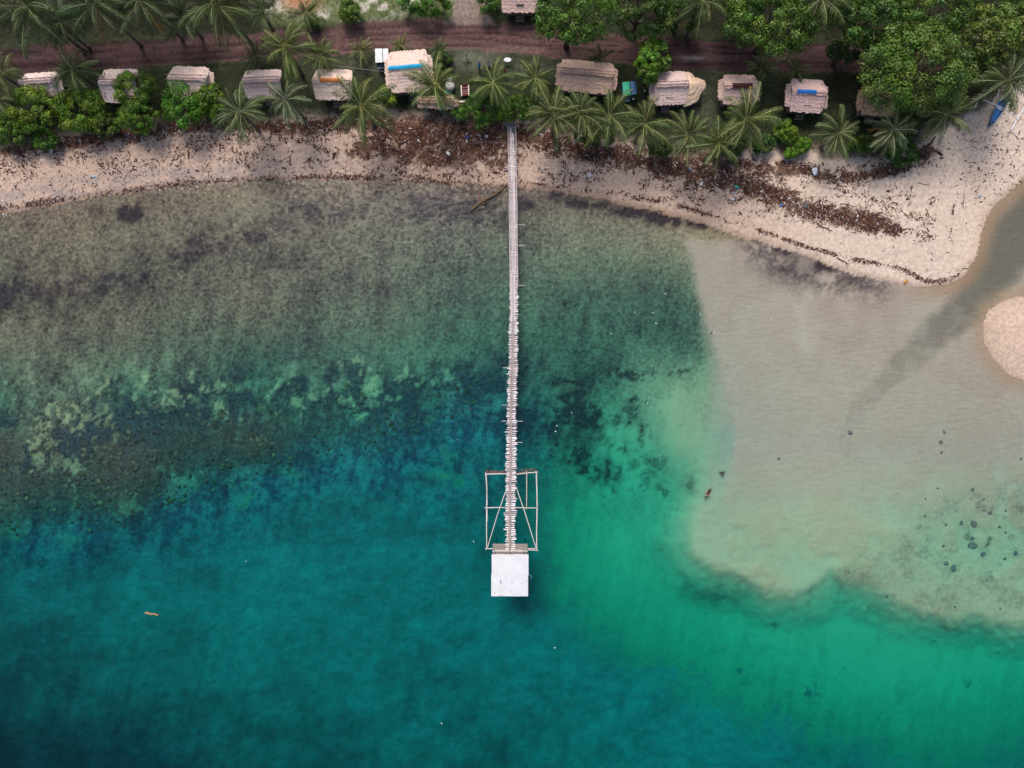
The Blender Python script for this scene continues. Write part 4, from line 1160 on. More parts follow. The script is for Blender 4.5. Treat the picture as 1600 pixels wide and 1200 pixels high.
# ------------------------------------------------------------------ vehicles and yard things
METAL = M('dark_metal', (.05, .05, .055), .45, .2, 5, metal=.4)
RUBBER = M('rubber', (.025, .025, .025), .85, .2, 6)
GLASS = M('windscreen', (.04, .05, .07), .08, .05, 2, spec=.6)
def wheel(parent, c, r, w=.10):
    t = MB(); n = 16
    pr = [(r * .70, -w / 2), (r * .95, -w / 2), (r, -w / 4), (r, w / 4), (r * .95, w / 2), (r * .70, w / 2)]
    V = []
    for (rr, x) in pr:
        for k in range(n):
            a = 2 * math.pi * k / n; V.append((x, rr * math.cos(a), rr * math.sin(a)))
    F = [(i * n + k, i * n + (k + 1) % n, ((i + 1) % 6) * n + (k + 1) % n, ((i + 1) % 6) * n + k) for i in range(6) for k in range(n)]
    t.add(V, F); o = t.build('wheel', RUBBER, parent, loc=c)
    s = MB()
    for k in range(6):
        a = math.pi * k / 6; s.tube([(0, -r * .72 * math.cos(a), -r * .72 * math.sin(a)), (0, r * .72 * math.cos(a), r * .72 * math.sin(a))], .012, 4)
    s.build('rim', METAL, o)
def tricycle(label, px, py, rz, roofcol, roof2, body):
    p0 = on(px, py); c = at(px, py, p0.z + 1.5); c.z = gz(c.x, c.y)
    e = empty('motor_tricycle', c, R(rz)); tag(e, label, 'tricycle', 'motor tricycles parked by the huts')
    # sidecar at left (-x), motorcycle at right (+x); front towards -y
    b = MB(); prof = [(-.75, .25), (-.80, .75), (-.62, .95), (.55, .95), (.78, .8), (.80, .3), (.6, .2), (-.6, .2)]
    V = [(x, y, z) for x in (-.80, .02) for y, z in prof]; n = len(prof)
    F = [tuple(range(n)), tuple(range(2 * n - 1, n - 1, -1))] + [(i, i + n, (i + 1) % n + n, (i + 1) % n)[::-1] for i in range(n)]
    b.add(V, F); b.build('sidecar_body', PAINT, e, color=body)
    g = MB(); g.add([(-.76, -.66, .97), (-.02, -.66, .97), (-.02, -.48, 1.45), (-.76, -.48, 1.45), (-.76, -.64, .97), (-.02, -.64, .97), (-.02, -.46, 1.45), (-.76, -.46, 1.45)],
                    [(0, 1, 2, 3), (7, 6, 5, 4), (0, 4, 5, 1), (3, 2, 6, 7), (0, 3, 7, 4), (1, 5, 6, 2)])
    g.build('windscreen', GLASS, e)
    for (x0, x1, col, z, ya, yb) in ((-.84, -.02, roofcol, 1.52, -.72, .86), (.06, .66, roof2, 1.58, -.66, .80)):
        m = MB(); V = []
        for j in range(7):
            for i in range(5):
                x = x0 + (x1 - x0) * i / 4; y = ya + (yb - ya) * j / 6
                V.append((x, y, z + .05 * math.sin(math.pi * i / 4) + .03 * math.sin(math.pi * j / 6)))
        k = len(V); V += [(x, y, q - .03) for x, y, q in V]
        F = [(j * 5 + i, j * 5 + i + 1, j * 5 + i + 6, j * 5 + i + 5) for j in range(6) for i in range(4)]
        F += [tuple(k + q for q in reversed(f)) for f in F]
        rim = [i for i in range(5)] + [j * 5 + 4 for j in range(1, 7)] + [30 + i for i in (3, 2, 1, 0)] + [j * 5 for j in range(5, 0, -1)]
        F += [(rim[i], k + rim[i], k + rim[(i + 1) % len(rim)], rim[(i + 1) % len(rim)]) for i in range(len(rim))]
        m.add(V, F); m.build('roof_panel', PAINT, e, color=col)
    for x, y in ((-.78, -.6), (-.78, .7), (-.03, -.6), (-.03, .7), (.62, .6)):
        m = MB(); m.tube([(x, y, .4), (x, y, 1.54)], .018, 5); m.build('roof_post', METAL, e)
    f = MB(); f.tube([(.35, .75, .55), (.35, .1, .62), (.35, -.45, .72), (.35, -.8, .9)], [.08, .10, .11, .05], 8); f.build('frame', METAL, e)
    t = MB(); t.lathe([(.02, -.16), (.13, -.1), (.16, 0), (.12, .1), (.03, .15)], 10, (.35, -.28, .84)); t.build('fuel_tank', PAINT, e, True, color=body)
    s = MB(); s.box((.35, .28, .80), (.26, .68, .10)); s.build('seat', RUBBER, e)
    h = MB(); h.tube([(.02, -.62, 1.08), (.2, -.72, 1.05), (.5, -.72, 1.05), (.68, -.62, 1.08)], .02, 6); h.build('handlebar', METAL, e)
    l = MB(); l.lathe([(.03, -.06), (.10, -.03), (.11, .02), (.10, .05)], 10, (.35, -.92, .92)); l.build('headlight', PAINT, e, color=(.8, .8, .78))
    w_ = MB(); w_.box((-.39, -.92, .62), (.66, .20, .16)); w_.build('bumper', PAINT, e, color=(.45, .47, .55))
    for cpos in ((.35, -.85, .30), (.35, .72, .30), (-.62, .25, .27)): wheel(e, cpos, .28)
    k = MB(); k.tube([(-.7, .5, .35), (.35, .5, .38)], .025, 6); k.tube([(-.7, -.4, .35), (.35, -.4, .38)], .025, 6); k.build('chassis', METAL, e)
tricycle('tricycle with two white roof panels beside the big blue-ridged hut', 598, 88, 2, (.78, .80, .82), (.80, .80, .79), (.10, .12, .2))
tricycle('tricycle with a green roof and a blue roof right of the long brown hut', 985, 139, 6, (.02, .36, .22), (.035, .10, .24), (.03, .10, .28))

def outrigger_boat():
    c = on(1562, 162); e = empty('outrigger_boat', (c.x, c.y, c.z + .02), 0); tag(e, 'blue outrigger boat with white bamboo outriggers pulled up on the sand', 'boat')
    ang = math.atan2(at(1543, 180).y - at(1566, 140).y, at(1543, 180).x - at(1566, 140).x)
    e.rotation_euler = (0, 0, ang)
    L_ = 6.4; n = 16; V = []; prof = [(1, .62), (.96, .40), (.62, .10), (0, 0), (-.62, .10), (-.96, .40), (-1, .62)]
    Vi = []
    for i in range(n + 1):
        t = i / n * 2 - 1; w_ = .46 * (1 - abs(t) ** 2.4) + .015; rise = .30 * t * t
        for a, z in prof:
            V.append((t * L_ / 2, a * w_, z * (1 - .1 * abs(t)) + rise))
    F = [(i * 7 + k, (i + 1) * 7 + k, (i + 1) * 7 + k + 1, i * 7 + k + 1) for i in range(n) for k in range(6)]
    m = MB(); m.add(V, F); k = len(V)
    m.add([(x * .985, y * .88, z + .05) for x, y, z in V], [f[::-1] for f in F])
    for i in range(n):
        for r_ in (0, 6):
            m.f.append((i * 7 + r_, k + i * 7 + r_, k + (i + 1) * 7 + r_, (i + 1) * 7 + r_))
    m.build('hull', PAINT, e, color=(.018, .085, .30))
    for t in (-1, 1):
        g = MB(); g.tube([(x, t * (.46 * (1 - abs(x / (L_ / 2)) ** 2.4) + .03), .64 + .30 * (x / (L_ / 2)) ** 2 - .06 * abs(x / (L_ / 2))) for x in np.linspace(-3.1, 3.1, 13)], .03, 5); g.build('gunwale', PAINT, e, color=(.25, .42, .66))
    d = MB(); d.box((1.9, 0, .62), (1.5, .5, .03)); d.build('foredeck', PAINT, e, color=(.03, .16, .42))
    for x in (-1.6, -.4, .9):
        s = MB(); s.box((x, 0, .52), (.16, .72, .04)); s.build('thwart', PAINT, e, color=(.55, .62, .70))
    wh = (.80, .80, .84)
    for x in (-1.5, .9):
        b = MB(); b.tube([(x, -2.5, .42), (x + .1, -1.4, .78), (x, 0, .86), (x - .1, 1.4, .78), (x, 2.5, .42)], .05, 7); b.build('outrigger_arm', PAINT, e, color=wh)
    for sg in (-1, 1):
        fl = MB(); fl.tube([(-2.9, sg * 2.5, .30), (-1.5, sg * 2.52, .30), (.9, sg * 2.5, .32), (2.3, sg * 2.46, .44)], .08, 8); fl.build('outrigger_float', PAINT, e, color=wh)
    for x, y in ((-1.45, -1.3), (-1.1, -1.0), (-.9, -1.35), (.2, 1.2), (.5, -1.2), (-.3, -1.1)):
        b = MB(); b.tube([(x - .35, y, .86), (x + .35, y + .1, .88)], .035, 6); b.build('deck_slat', PAINT, e, color=wh)
    cb = MB(); cb.box((-.9, 0, 1.0), (.9, .62, .10)); cb.build('engine_cover', PAINT, e, color=(.55, .66, .85))
outrigger_boat()

def small_thing(name, label, cat, px, py, group=None, rz=0):
    c = on(px, py); e = empty(name, c, rz); tag(e, label, cat, group); return e
# white oval table in the yard
e = small_thing('oval_table', 'white oval table standing on the grass above the yard palm', 'table', 793, 98)
m = MB(); m.lathe([(.40, 0), (.43, .02), (.42, .045), (.1, .05)], 20); o = m.build('tabletop', PAINT, e, loc=(0, 0, .70), color=(.72, .72, .74)); o.scale = (1, .6, 1)
for sx in (-1, 1):
    for sy in (-1, 1):
        m = MB(); m.tube([(sx * .28, sy * .14, 0), (sx * .22, sy * .1, .70)], .02, 5); m.build('leg', METAL, e)
# deck chair
e = small_thing('deck_chair', 'wooden deck chair with a dark red seat beside the rounded bush', 'chair', 727, 144, rz=.05)
for sx in (-1, 1):
    m = MB(); m.box((sx * .42, 0, .42), (.12, 1.25, .05)); m.build('armrest', BAMBOO, e, color=(1.1, 1, .9))
    for y in (-.5, .45):
        m = MB(); m.box((sx * .40, y, .2), (.07, .07, .4)); m.build('leg', BAMB_DK, e)
m = MB(); m.add([(-.33, -.55, .34), (.33, -.55, .34), (.33, .15, .24), (-.33, .15, .24), (.33, .62, .68), (-.33, .62, .68)] + [(-.33, -.55, .30), (.33, -.55, .30), (.33, .15, .20), (-.33, .15, .20), (.33, .62, .64), (-.33, .62, .64)],
                [(0, 1, 2, 3), (3, 2, 4, 5), (9, 8, 7, 6), (11, 10, 8, 9), (0, 6, 7, 1), (5, 4, 10, 11), (0, 3, 9, 6), (3, 5, 11, 9), (1, 7, 8, 2), (2, 8, 10, 4)]); m.build('seat', CLOTH, e, color=(.16, .03, .035))
m = MB()
for k in range(4): m.box((0, -.35 + k * .22, .40 if k < 3 else .5), (.72, .05, .03))
m.build('slat', BAMBOO, e, color=(.6, .4, .4))
# plank bench below it
e = small_thing('plank_bench', 'short pale plank bench at the foot of the rounded bush', 'bench', 723, 161, rz=.05)
m = MB(); m.box((0, 0, .42), (.75, .2, .05)); m.build('seat', BAMBOO, e, color=(1, .9, .8))
for sx in (-1, 1):
    m = MB(); m.box((sx * .3, 0, .2), (.06, .16, .4)); m.build('leg', BAMB_DK, e)

def lump(seed, rx, ry, rz, rough=.18, nlat=7, nlon=12):
    rs = random.Random(seed); m = MB(); V = []; F = []
    for j in range(nlat + 1):
        th = math.pi * j / nlat
        for i in range(nlon):
            a = 2 * math.pi * i / nlon; k = 1 + rs.uniform(-rough, rough)
            V.append((rx * k * math.sin(th) * math.cos(a), ry * k * math.sin(th) * math.sin(a), rz * (math.cos(th) + 1) * .5 * (1 + rs.uniform(-rough, rough) * .5)))
    F = [(j * nlon + i, (j + 1) * nlon + i, (j + 1) * nlon + (i + 1) % nlon, j * nlon + (i + 1) % nlon) for j in range(nlat) for i in range(nlon)]
    m.add(V, F); return m
e = small_thing('covered_stack', 'white tarp-covered stack with a teal sheet at its foot under the palm', 'tarp', 704, 137)
lump(2, .55, .6, .9, .12).build('white_tarp', CLOTH, e, smooth=True, color=(.62, .60, .58))
lump(5, .48, .26, .35, .12).build('teal_sheet', CLOTH, e, smooth=True, loc=(-.22, -.52, 0), color=(.02, .36, .38))
lump(7, .35, .24, .5, .15).build('white_bundle', CLOTH, e, smooth=True, loc=(-.1, .85, 0), color=(.58, .57, .55))
e = small_thing('dark_drum', 'black drum standing on the grass left of the yard palm', 'drum', 762, 107)
m = MB(); m.lathe([(.26, 0), (.28, .02), (.28, .28), (.30, .30), (.28, .32), (.28, .58), (.30, .60), (.28, .62), (.28, .86), (.25, .88)], 14); m.build('body', PAINT, e, color=(.02, .02, .024))
m = MB(); m.lathe([(.26, .89), (.265, .91), (.05, .93)], 14); m.build('lid', PAINT, e, color=(.03, .03, .035))

def cable(label, pts, r=.016):
    m = MB(); out = []
    for (a, b) in zip(pts[:-1], pts[1:]):
        for k in range(10):
            t = k / 10; p = Vector(a).lerp(Vector(b), t); p.z -= .35 * math.sin(math.pi * t); out.append(p)
    out.append(Vector(pts[-1])); m.tube(out, r, 4)
    o = m.build('cable', M('pale_cable', (.42, .42, .38), .6, .1)); tag(o, label, 'cable')
cable('thin pale cable strung from the tall palm over the lawn to the big hut', [at(470, 92, 4.6), at(605, 112, 3.6)])
cable('thin pale cable strung between the two leftmost huts', [at(96, 133, 3.6), at(156, 133, 3.6)], .012)

# ------------------------------------------------------------------ people (skin-modifier bodies)
SKINM = M('body_colours', (1, 1, 1), .7, .08, 8, attr='Col')
HAIR = M('hair', (.018, .014, .012), .6, .2, 10)
def person(label, loc, rz, J, cols, hairlong=False, tilt=None):
    """J: joint name -> (x, y, z) local; edges and radii are fixed; cols: region -> colour"""
    E = [('pelvis', 'waist'), ('waist', 'chest'), ('chest', 'neck'), ('neck', 'head'), ('head', 'crown')]
    for s in 'lr':
        E += [('chest', s + 'sho'), (s + 'sho', s + 'elb'), (s + 'elb', s + 'wri'), (s + 'wri', s + 'palm'), ('pelvis', s + 'hip'), (s + 'hip', s + 'kne'), (s + 'kne', s + 'ank'), (s + 'ank', s + 'toe')]
    rad = {'pelvis': .13, 'waist': .115, 'chest': .13, 'neck': .055, 'head': .088, 'crown': .075, 'sho': .06, 'elb': .042, 'wri': .03, 'palm': .032, 'hip': .088, 'kne': .058, 'ank': .038, 'toe': .032}
    names = list(J); id_ = {n: i for i, n in enumerate(names)}
    me = bpy.data.meshes.new('body'); me.from_pydata([J[n] for n in names], [(id_[a], id_[b]) for a, b in E], [])
    tmp = bpy.data.objects.new('tmp', me); COL.objects.link(tmp)
    sk = tmp.modifiers.new('s', 'SKIN'); sk.use_smooth_shade = True
    lay = me.skin_vertices[0].data if me.skin_vertices else None
    for n in names:
        r_ = rad.get(n) or rad[n[1:]]
        lay[id_[n]].radius = (r_, r_ * (.8 if n in ('chest', 'waist', 'pelvis') else 1)); lay[id_[n]].use_root = (n == 'pelvis')
    ss = tmp.modifiers.new('d', 'SUBSURF'); ss.levels = 1; ss.render_levels = 1
    dg = bpy.context.evaluated_depsgraph_get()
    bm_ = bpy.data.meshes.new_from_object(tmp.evaluated_get(dg))
    bpy.data.objects.remove(tmp)
    # colour by nearest bone
    reg = {}
    for a, b in E:
        k = b if b in ('waist', 'chest', 'neck', 'head', 'crown') else b[1:]
        reg[(a, b)] = {'waist': 'top', 'chest': 'top', 'neck': 'skin', 'head': 'skin', 'crown': 'skin', 'sho': 'top', 'elb': 'sleeve', 'wri': 'skin', 'palm': 'skin', 'hip': 'bottom', 'kne': 'bottom', 'ank': 'shin', 'toe': 'skin'}[k]
    C = []
    Jv = {n: Vector(J[n]) for n in J}
    for v in bm_.vertices:
        best = None
        for (a, b) in E:
            p, q = Jv[a], Jv[b]; d = q - p; t = max(0, min(1, (v.co - p).dot(d) / max(d.length_squared, 1e-9)))
            dist = (v.co - p - d * t).length
            if best is None or dist < best[0]: best = (dist, reg[(a, b)])
        C.append((*cols[best[1]], 1))
    # fingers: five short chains at each palm, and nose and ears on the head
    mb = MB()
    for s in 'lr':
        w_, p = Jv[s + 'wri'], Jv[s + 'palm']; d = (p - w_).normalized(); sd_ = d.cross(Vector((0, 0, 1)))
        sd_ = sd_.normalized() if sd_.length > .1 else Vector((1, 0, 0)); dn = d.cross(sd_)
        for k, (o_, l) in enumerate(((-.03, .065), (-.01, .075), (.01, .07), (.03, .055))):
            a = p + sd_ * o_ + d * .01; mb.tube([a, a + d * l * .6, a + d * l + dn * .02], [.010, .009, .007], 5, cols['skin'])
        a = w_.lerp(p, .4) + sd_ * .035; mb.tube([a, a + sd_ * .03 + d * .03, a + sd_ * .035 + d * .06], [.012, .011, .008], 5, cols['skin'])
    hd, cr = Jv['head'], Jv['crown']; upv = (cr - hd).normalized()
    fw = Vector(J['_face']) if '_face' in J else Vector((0, -1, 0)); fw = (fw - upv * fw.dot(upv)).normalized(); rt = upv.cross(fw)
    mid = hd.lerp(cr, .3)
    mb.tube([mid + fw * .08, mid + fw * .115 - upv * .02], [.018, .012], 5, cols['skin'])
    for sg in (-1, 1):
        mb.tube([mid + rt * sg * .08 - upv * .025, mid + rt * sg * .098, mid + rt * sg * .085 + upv * .03], [.012, .02, .012], 5, cols['skin'])
        mb.tube([mid + fw * .083 + rt * sg * .032 + upv * .02, mid + fw * .092 + rt * sg * .032 + upv * .02], [.012, .006], 6, (.02, .02, .02))
    mb.tube([mid + fw * .083 - rt * .025 - upv * .06, mid + fw * .09 - upv * .062, mid + fw * .083 + rt * .025 - upv * .06], .007, 5, (.30, .10, .09))
    n0 = len(bm_.vertices)
    vs = [tuple(v.co) for v in bm_.vertices] + mb.v; fs = [tuple(p.vertices) for p in bm_.polygons] + [tuple(i + n0 for i in f) for f in mb.f]
    cols_ = [c[:3] for c in C] + mb.c
    fin = MB(); fin.v, fin.f, fin.c = vs, fs, cols_
    e = empty('person', loc, rz); tag(e, label, 'person')
    if tilt: e.rotation_euler = tilt
    fin.build('body', SKINM, e, True)
    h = MB(); V = []; F = []; n = 12
    for j in range(6):
        th = math.pi * .60 * j / 5
        for i in range(n):
            a = 2 * math.pi * i / n; r_ = .104 * math.sin(th); back = -fw * .018
            lowf = 1.0 if math.cos(a) < .3 else .55
            q = mid + upv * (.03 + .115 * math.cos(th * lowf if th > 1.0 else th)) + (fw * math.cos(a) + rt * math.sin(a)) * r_ + back
            V.append(q)
    F = [(j * n + i, (j + 1) * n + i, (j + 1) * n + (i + 1) % n, j * n + (i + 1) % n) for j in range(5) for i in range(n)]
    h.add(V, F)
    if hairlong: h.tube([mid - fw * .08, mid - fw * .12 - upv * .14, mid - fw * .1 - upv * .28], [.06, .05, .02], 7)
    h.build('hair', HAIR, e, True)
    return e
SK = (.30, .17, .11)
def stand(arm=0.0, step=.08):
    J = {'pelvis': (0, 0, .95), 'waist': (0, 0, 1.12), 'chest': (0, .01, 1.33), 'neck': (0, .0, 1.48), 'head': (0, -.02, 1.56), 'crown': (0, -.01, 1.68)}
    for s, g in (('l', -1), ('r', 1)):
        J[s + 'sho'] = (g * .18, .01, 1.40); J[s + 'elb'] = (g * .24, .02 - arm * .1, 1.13); J[s + 'wri'] = (g * .25, -.08 - arm * .2, .90 + arm * .15); J[s + 'palm'] = (g * .25, -.11 - arm * .22, .83 + arm * .15)
        J[s + 'hip'] = (g * .09, 0, .90); J[s + 'kne'] = (g * .10, -step * g - .02, .50); J[s + 'ank'] = (g * .10, step * g * .8, .08); J[s + 'toe'] = (g * .12, step * g * .8 - .15, .03)
    J['_face'] = (0, -1, 0); return J
def mkperson(label, px, py, rz, J, cols, **k):
    f = J.pop('_face'); J2 = dict(J)
    p = on(px, py)
    JJ = J2
    global _f
    _f = f
    return person(label, p, rz, JJ, cols, **k)
mkperson('person in bright blue shirt and trousers standing on the grass of the yard', 749, 108, 2.4, stand(.3), {'skin': SK, 'top': (.03, .42, .70), 'sleeve': (.03, .42, .70), 'bottom': (.02, .24, .52), 'shin': (.02, .24, .52)})
mkperson('person in orange top and green trousers beside the yard palm', 789, 117, -.6, stand(.6), {'skin': SK, 'top': (.55, .16, .06), 'sleeve': SK, 'bottom': (.03, .42, .15), 'shin': (.03, .42, .15)})
mkperson('person in navy shirt and white shorts among the fronds by the blue-ridged hut', 665, 121, .8, stand(.2), {'skin': SK, 'top': (.02, .025, .11), 'sleeve': (.02, .025, .11), 'bottom': (.68, .68, .72), 'shin': SK})
# swimmers
def swim():
    J = {'pelvis': (0, -.05, -.08), 'waist': (0, .10, -.03), 'chest': (0, .30, .03), 'neck': (0, .44, .08), 'head': (0, .52, .12), 'crown': (0, .62, .20)}
    for s, g in (('l', -1), ('r', 1)):
        J[s + 'sho'] = (g * .18, .36, .04)
        J[s + 'hip'] = (g * .09, -.12, -.12); J[s + 'kne'] = (g * .12, -.42, -.30 + g * .05); J[s + 'ank'] = (g * .11, -.72, -.42 + g * .08); J[s + 'toe'] = (g * .11, -.86, -.44 + g * .08)
    J['lelb'] = (-.36, .22, -.04); J['lwri'] = (-.30, -.02, -.10); J['lpalm'] = (-.28, -.09, -.12)
    J['relb'] = (.32, .10, .12); J['rwri'] = (.26, -.18, .14); J['rpalm'] = (.25, -.26, .13)
    return J
c = at(1107, 769, 0); person('swimmer in dark red top floating over the pale sand shallows', (c.x, c.y, .06), R(140), swim(), {'skin': (.42, .26, .18), 'top': (.10, .015, .018), 'sleeve': (.48, .30, .22), 'bottom': (.02, .02, .03), 'shin': (.55, .42, .33)})
c = at(1130, 739, 0); J = stand(.2); J.pop('_face'); person('swimmer with only head and shoulders above the water', (c.x, c.y, -1.42), R(200), J, {'skin': SK, 'top': (.03, .04, .04), 'sleeve': SK, 'bottom': (.03, .03, .04), 'shin': SK})

# ------------------------------------------------------------------ drifting log, rocks, corals
def log_mesh(seed, L_, r, kinks=5, branch=0):
    rs = random.Random(seed); m = MB(); pts = []; rad = []
    for i in range(kinks + 1):
        t = i / kinks; pts.append(((t - .5) * L_, rs.uniform(-.04, .04) * L_, r * .6 + rs.uniform(-.2, .25) * r)); rad.append(r * (1.0 - .55 * t) * rs.uniform(.85, 1.12))
    m.tube(pts, rad, 7)
    for b in range(branch):
        i = rs.randint(1, kinks - 1); p = Vector(pts[i]); a = rs.choice((-1, 1)) * rs.uniform(.5, 1.0); l = L_ * rs.uniform(.15, .3)
        m.tube([p, p + Vector((math.cos(a), math.sin(a), .1)) * l], [rad[i] * .6, rad[i] * .2], 5)
    return m
WOOD = M('driftwood', (.24, .17, .125), .9, .4, 8, .5, objcol=True, stretch=(1, 6, 6))
c = at(238, 959, 0); m = log_mesh(3, 1.6, .13, 6)
o = m.build('floating_log', WOOD, None, True, (c.x, c.y, -.06), (0, 0, R(-10)), (2.1, 1.5, 1.0)); tag(o, 'orange-brown log drifting alone in the deep water at lower left', 'log')

ROCK = M('rock', (.17, .16, .14), .95, .4, 3, .8, objcol=True)
rockm = [lump(50 + k, 1, .8, .7, .22, 6, 10).mesh('submerged_rock', ROCK, True) for k in range(4)]
rs = random.Random(77)
rocks = [(1475, 675, 5, 3), (1470, 691, 5, 5), (1471, 707, 4, 3), (1595, 717, 4, 4), (1547, 801, 5, 6), (1522, 818, 7, 9), (1502, 817, 6, 4), (1520, 841, 5, 4), (1520, 852, 11, 10), (1536, 866, 6, 5), (1587, 864, 5, 7), (1570, 873, 5, 4), (1478, 880, 5, 7), (1490, 888, 6, 8),
         (1446, 779, 3, 2), (1520, 765, 4, 5), (1537, 780, 3, 3), (1465, 763, 3, 2), (1572, 798, 3, 3), (1594, 797, 3, 2), (1478, 820, 3, 3), (1538, 798, 5, 2), (1562, 823, 4, 4), (1571, 832, 3, 3), (1474, 853, 3, 4), (1386, 931, 3, 3), (1492, 948, 3, 3), (1563, 951, 3, 3), (1445, 806, 3, 3),
         (1112, 520, 4, 2), (1328, 676, 5, 7), (1217, 717, 3, 5)]
for i, (px, py, a, b) in enumerate(rocks):
    p = on(px, py)
    k = S * (H - p.z) / H
    big = a * b > 45
    dp = py > 990
    lb = ('broad dark weedy rock on the deeper sand of the lower right' if big and dp else 'broad dark rock on the pale submerged shoal at the right' if big else
          'small dark rock on the deeper sand at the lower right' if dp else 'small dark rock on the pale submerged shoal')
    o = link('submerged_rock', rockm[i % 4], None, (p.x, p.y, p.z - .06), (0, 0, rs.uniform(0, 6.28)), (a * k * .72, b * k * .8, .16 if p.z > -.6 else .2))
    o.color = (rs.uniform(.8, 1.2), rs.uniform(.85, 1.2), rs.uniform(.9, 1.2), 1)
    tag(o, lb, 'rock', lb)

def scatter(name, verts, faces, P, rot, scl, col, mat, kind='stuff', label=None, cat=None, tiltn=0.15, seed=1):
    """join many small pieces into one mesh"""
    r = np.random.RandomState(seed); n = len(P); nv = len(verts)
    v = np.asarray(verts, float)[None] * scl[:, None, :]
    c, s = np.cos(rot), np.sin(rot)
    x = v[..., 0] * c[:, None] - v[..., 1] * s[:, None]; y = v[..., 0] * s[:, None] + v[..., 1] * c[:, None]
    tz = r.normal(0, tiltn, n)[:, None]
    V = np.stack([x, y, v[..., 2] + tz * v[..., 0]], -1) + P[:, None, :]
    F = (np.asarray(faces)[None] + (np.arange(n) * nv)[:, None, None]).reshape(-1, len(faces[0]))
    me = np_mesh(name, V.reshape(-1, 3), F, mat, np.repeat(col, nv, 0))
    o = link(name, me); tag(o, label, cat, kind=kind); return o
# corals on the reef slope
def corals():
    r = np.random.RandomState(5)
    N_ = 90000
    u = r.uniform(-40, 1040, N_); v = r.uniform(540, 960, N_)
    dens = (sstep(600, 690, v + (fbm(u / 60, v / 60, 50, 3) - .5) * 130 + u * .02) * sstep(890, 780, v + np.maximum(0, u - 250) * .18 + (fbm(u / 50, v / 50, 51, 3) - .5) * 120) * sstep(800, 640, u))
    dens = np.maximum(dens * .30, .0)
    dens *= sstep(.36, .6, fbm(u / 34, v / 34, 52, 4)) * 1.4
    dens = np.maximum(dens, .10 * gauss(u, v, 965, 715, 50, 45) * sstep(.5, .6, fbm(u / 22, v / 22, 53, 3)))
    k = r.rand(N_) < dens; u, v = u[k], v[k]
    x = (u - 800) * S; y = (600 - v) * S
    z = gza(x, y); f = (H - z) / H; x *= f; y *= f; z = gza(x, y)
    kk = z > -2.6; x, y, z = x[kk], y[kk], z[kk]
    n = len(x)
    lm = lump(3, 1, 1, 1, .30, 4, 8); vs = np.array(lm.v); fs = [f_ for f_ in lm.f]
    sz = np.minimum(.12 * np.exp(r.normal(-.05, .55, n)), .34)
    scl = np.stack([sz, sz * r.uniform(.5, 1.1, n), sz * .32], 1)
    t = r.rand(n, 1); base = np.where(t < .55, np.array((.125, .072, .06)), np.where(t < .82, np.array((.19, .115, .075)), np.array((.26, .16, .09))))
    col = base * r.uniform(.6, 1.3, (n, 1))
    scatter('coral_heads', vs, fs, np.stack([x, y, z - .07], 1), r.uniform(0, 6.28, n), scl, col, M('coral', (1, 1, 1), .95, .35, 6, .6, attr='Col'), label='dense field of dark rounded coral heads on the submerged reef slope', cat='coral')
corals()

# ------------------------------------------------------------------ beach debris
DEB = M('debris', (1, 1, 1), .9, .2, 6, attr='Col')
UPW = [(0, 236), (60, 228), (110, 222), (220, 206), (320, 196), (420, 200), (520, 196), (600, 192)]
RB1 = [(815, 212), (900, 238), (1000, 250), (1080, 268), (1150, 284), (1220, 308), (1300, 335), (1400, 356)]
RB2 = [(1110, 250), (1200, 262), (1300, 276), (1380, 268), (1430, 250), (1455, 235)]
WLL = [(0, 327), (60, 318), (150, 304), (230, 296), (300, 286), (420, 281), (560, 278), (700, 286), (790, 290)]
WLR = [(815, 284), (900, 297), (960, 303), (1040, 316), (1100, 333), (1180, 358), (1260, 385), (1330, 405), (1385, 414), (1420, 424), (1442, 438), (1470, 440), (1495, 431), (1514, 412)]
def dens_field(u, v):
    n1 = fbm(u / 18, v / 12, 60, 4); n2 = fbm(u / 45, v / 30, 61, 3)
    pat = sstep(.40, .62, n1); d = 0.0
    dl, _ = seg_dist(u, v, UPW); d = d + 1.1 * np.exp(-(dl / 10) ** 2) * (.3 + pat)
    d = d + .42 * sstep(.42, .68, n1 * .6 + n2 * .4) * (u < 800) * np.exp(-((v - 235) / 34) ** 2) + .02 * (u < 800)
    d = d + (1.05 * gauss(u, v, 720, 212, 85, 26) + .75 * gauss(u, v, 700, 240, 80, 20)) * (.3 + pat) * (u < 796)
    d = d + .45 * gauss(u, v, 660, 272, 90, 7) * pat
    dl, _ = seg_dist(u, v, RB1); wd = np.interp(u, [815, 950, 1100, 1200, 1400], [15, 12, 18, 15, 9]); d = d + 1.6 * np.exp(-(dl / wd) ** 2) * (.25 + pat) * (u > 803)
    dl, _ = seg_dist(u, v, RB2); d = d + 1.1 * np.exp(-(dl / 11) ** 2) * (.2 + pat) * (u > 1080)
    d = d + .22 * sstep(.42, .62, n1) * (u > 803) * (u < 1490) * sstep(30, 10, np.abs(v - np.interp(u, [800, 1000, 1200, 1350, 1480], [250, 270, 300, 320, 345]))-18)
    d = d + .06 * gauss(u, v, 1550, 240, 60, 60)
    d = d + .006
    for ln, a, wd in ((WLL, 1.3, 4.5), (WLR, 1.2, 2.6)):
        dl, _ = seg_dist(u, v, ln); d = d + a * np.exp(-(dl / wd) ** 2) * (.15 + sstep(.4, .58, fbm(u / 30, v / 30, 62, 3)))
    return d
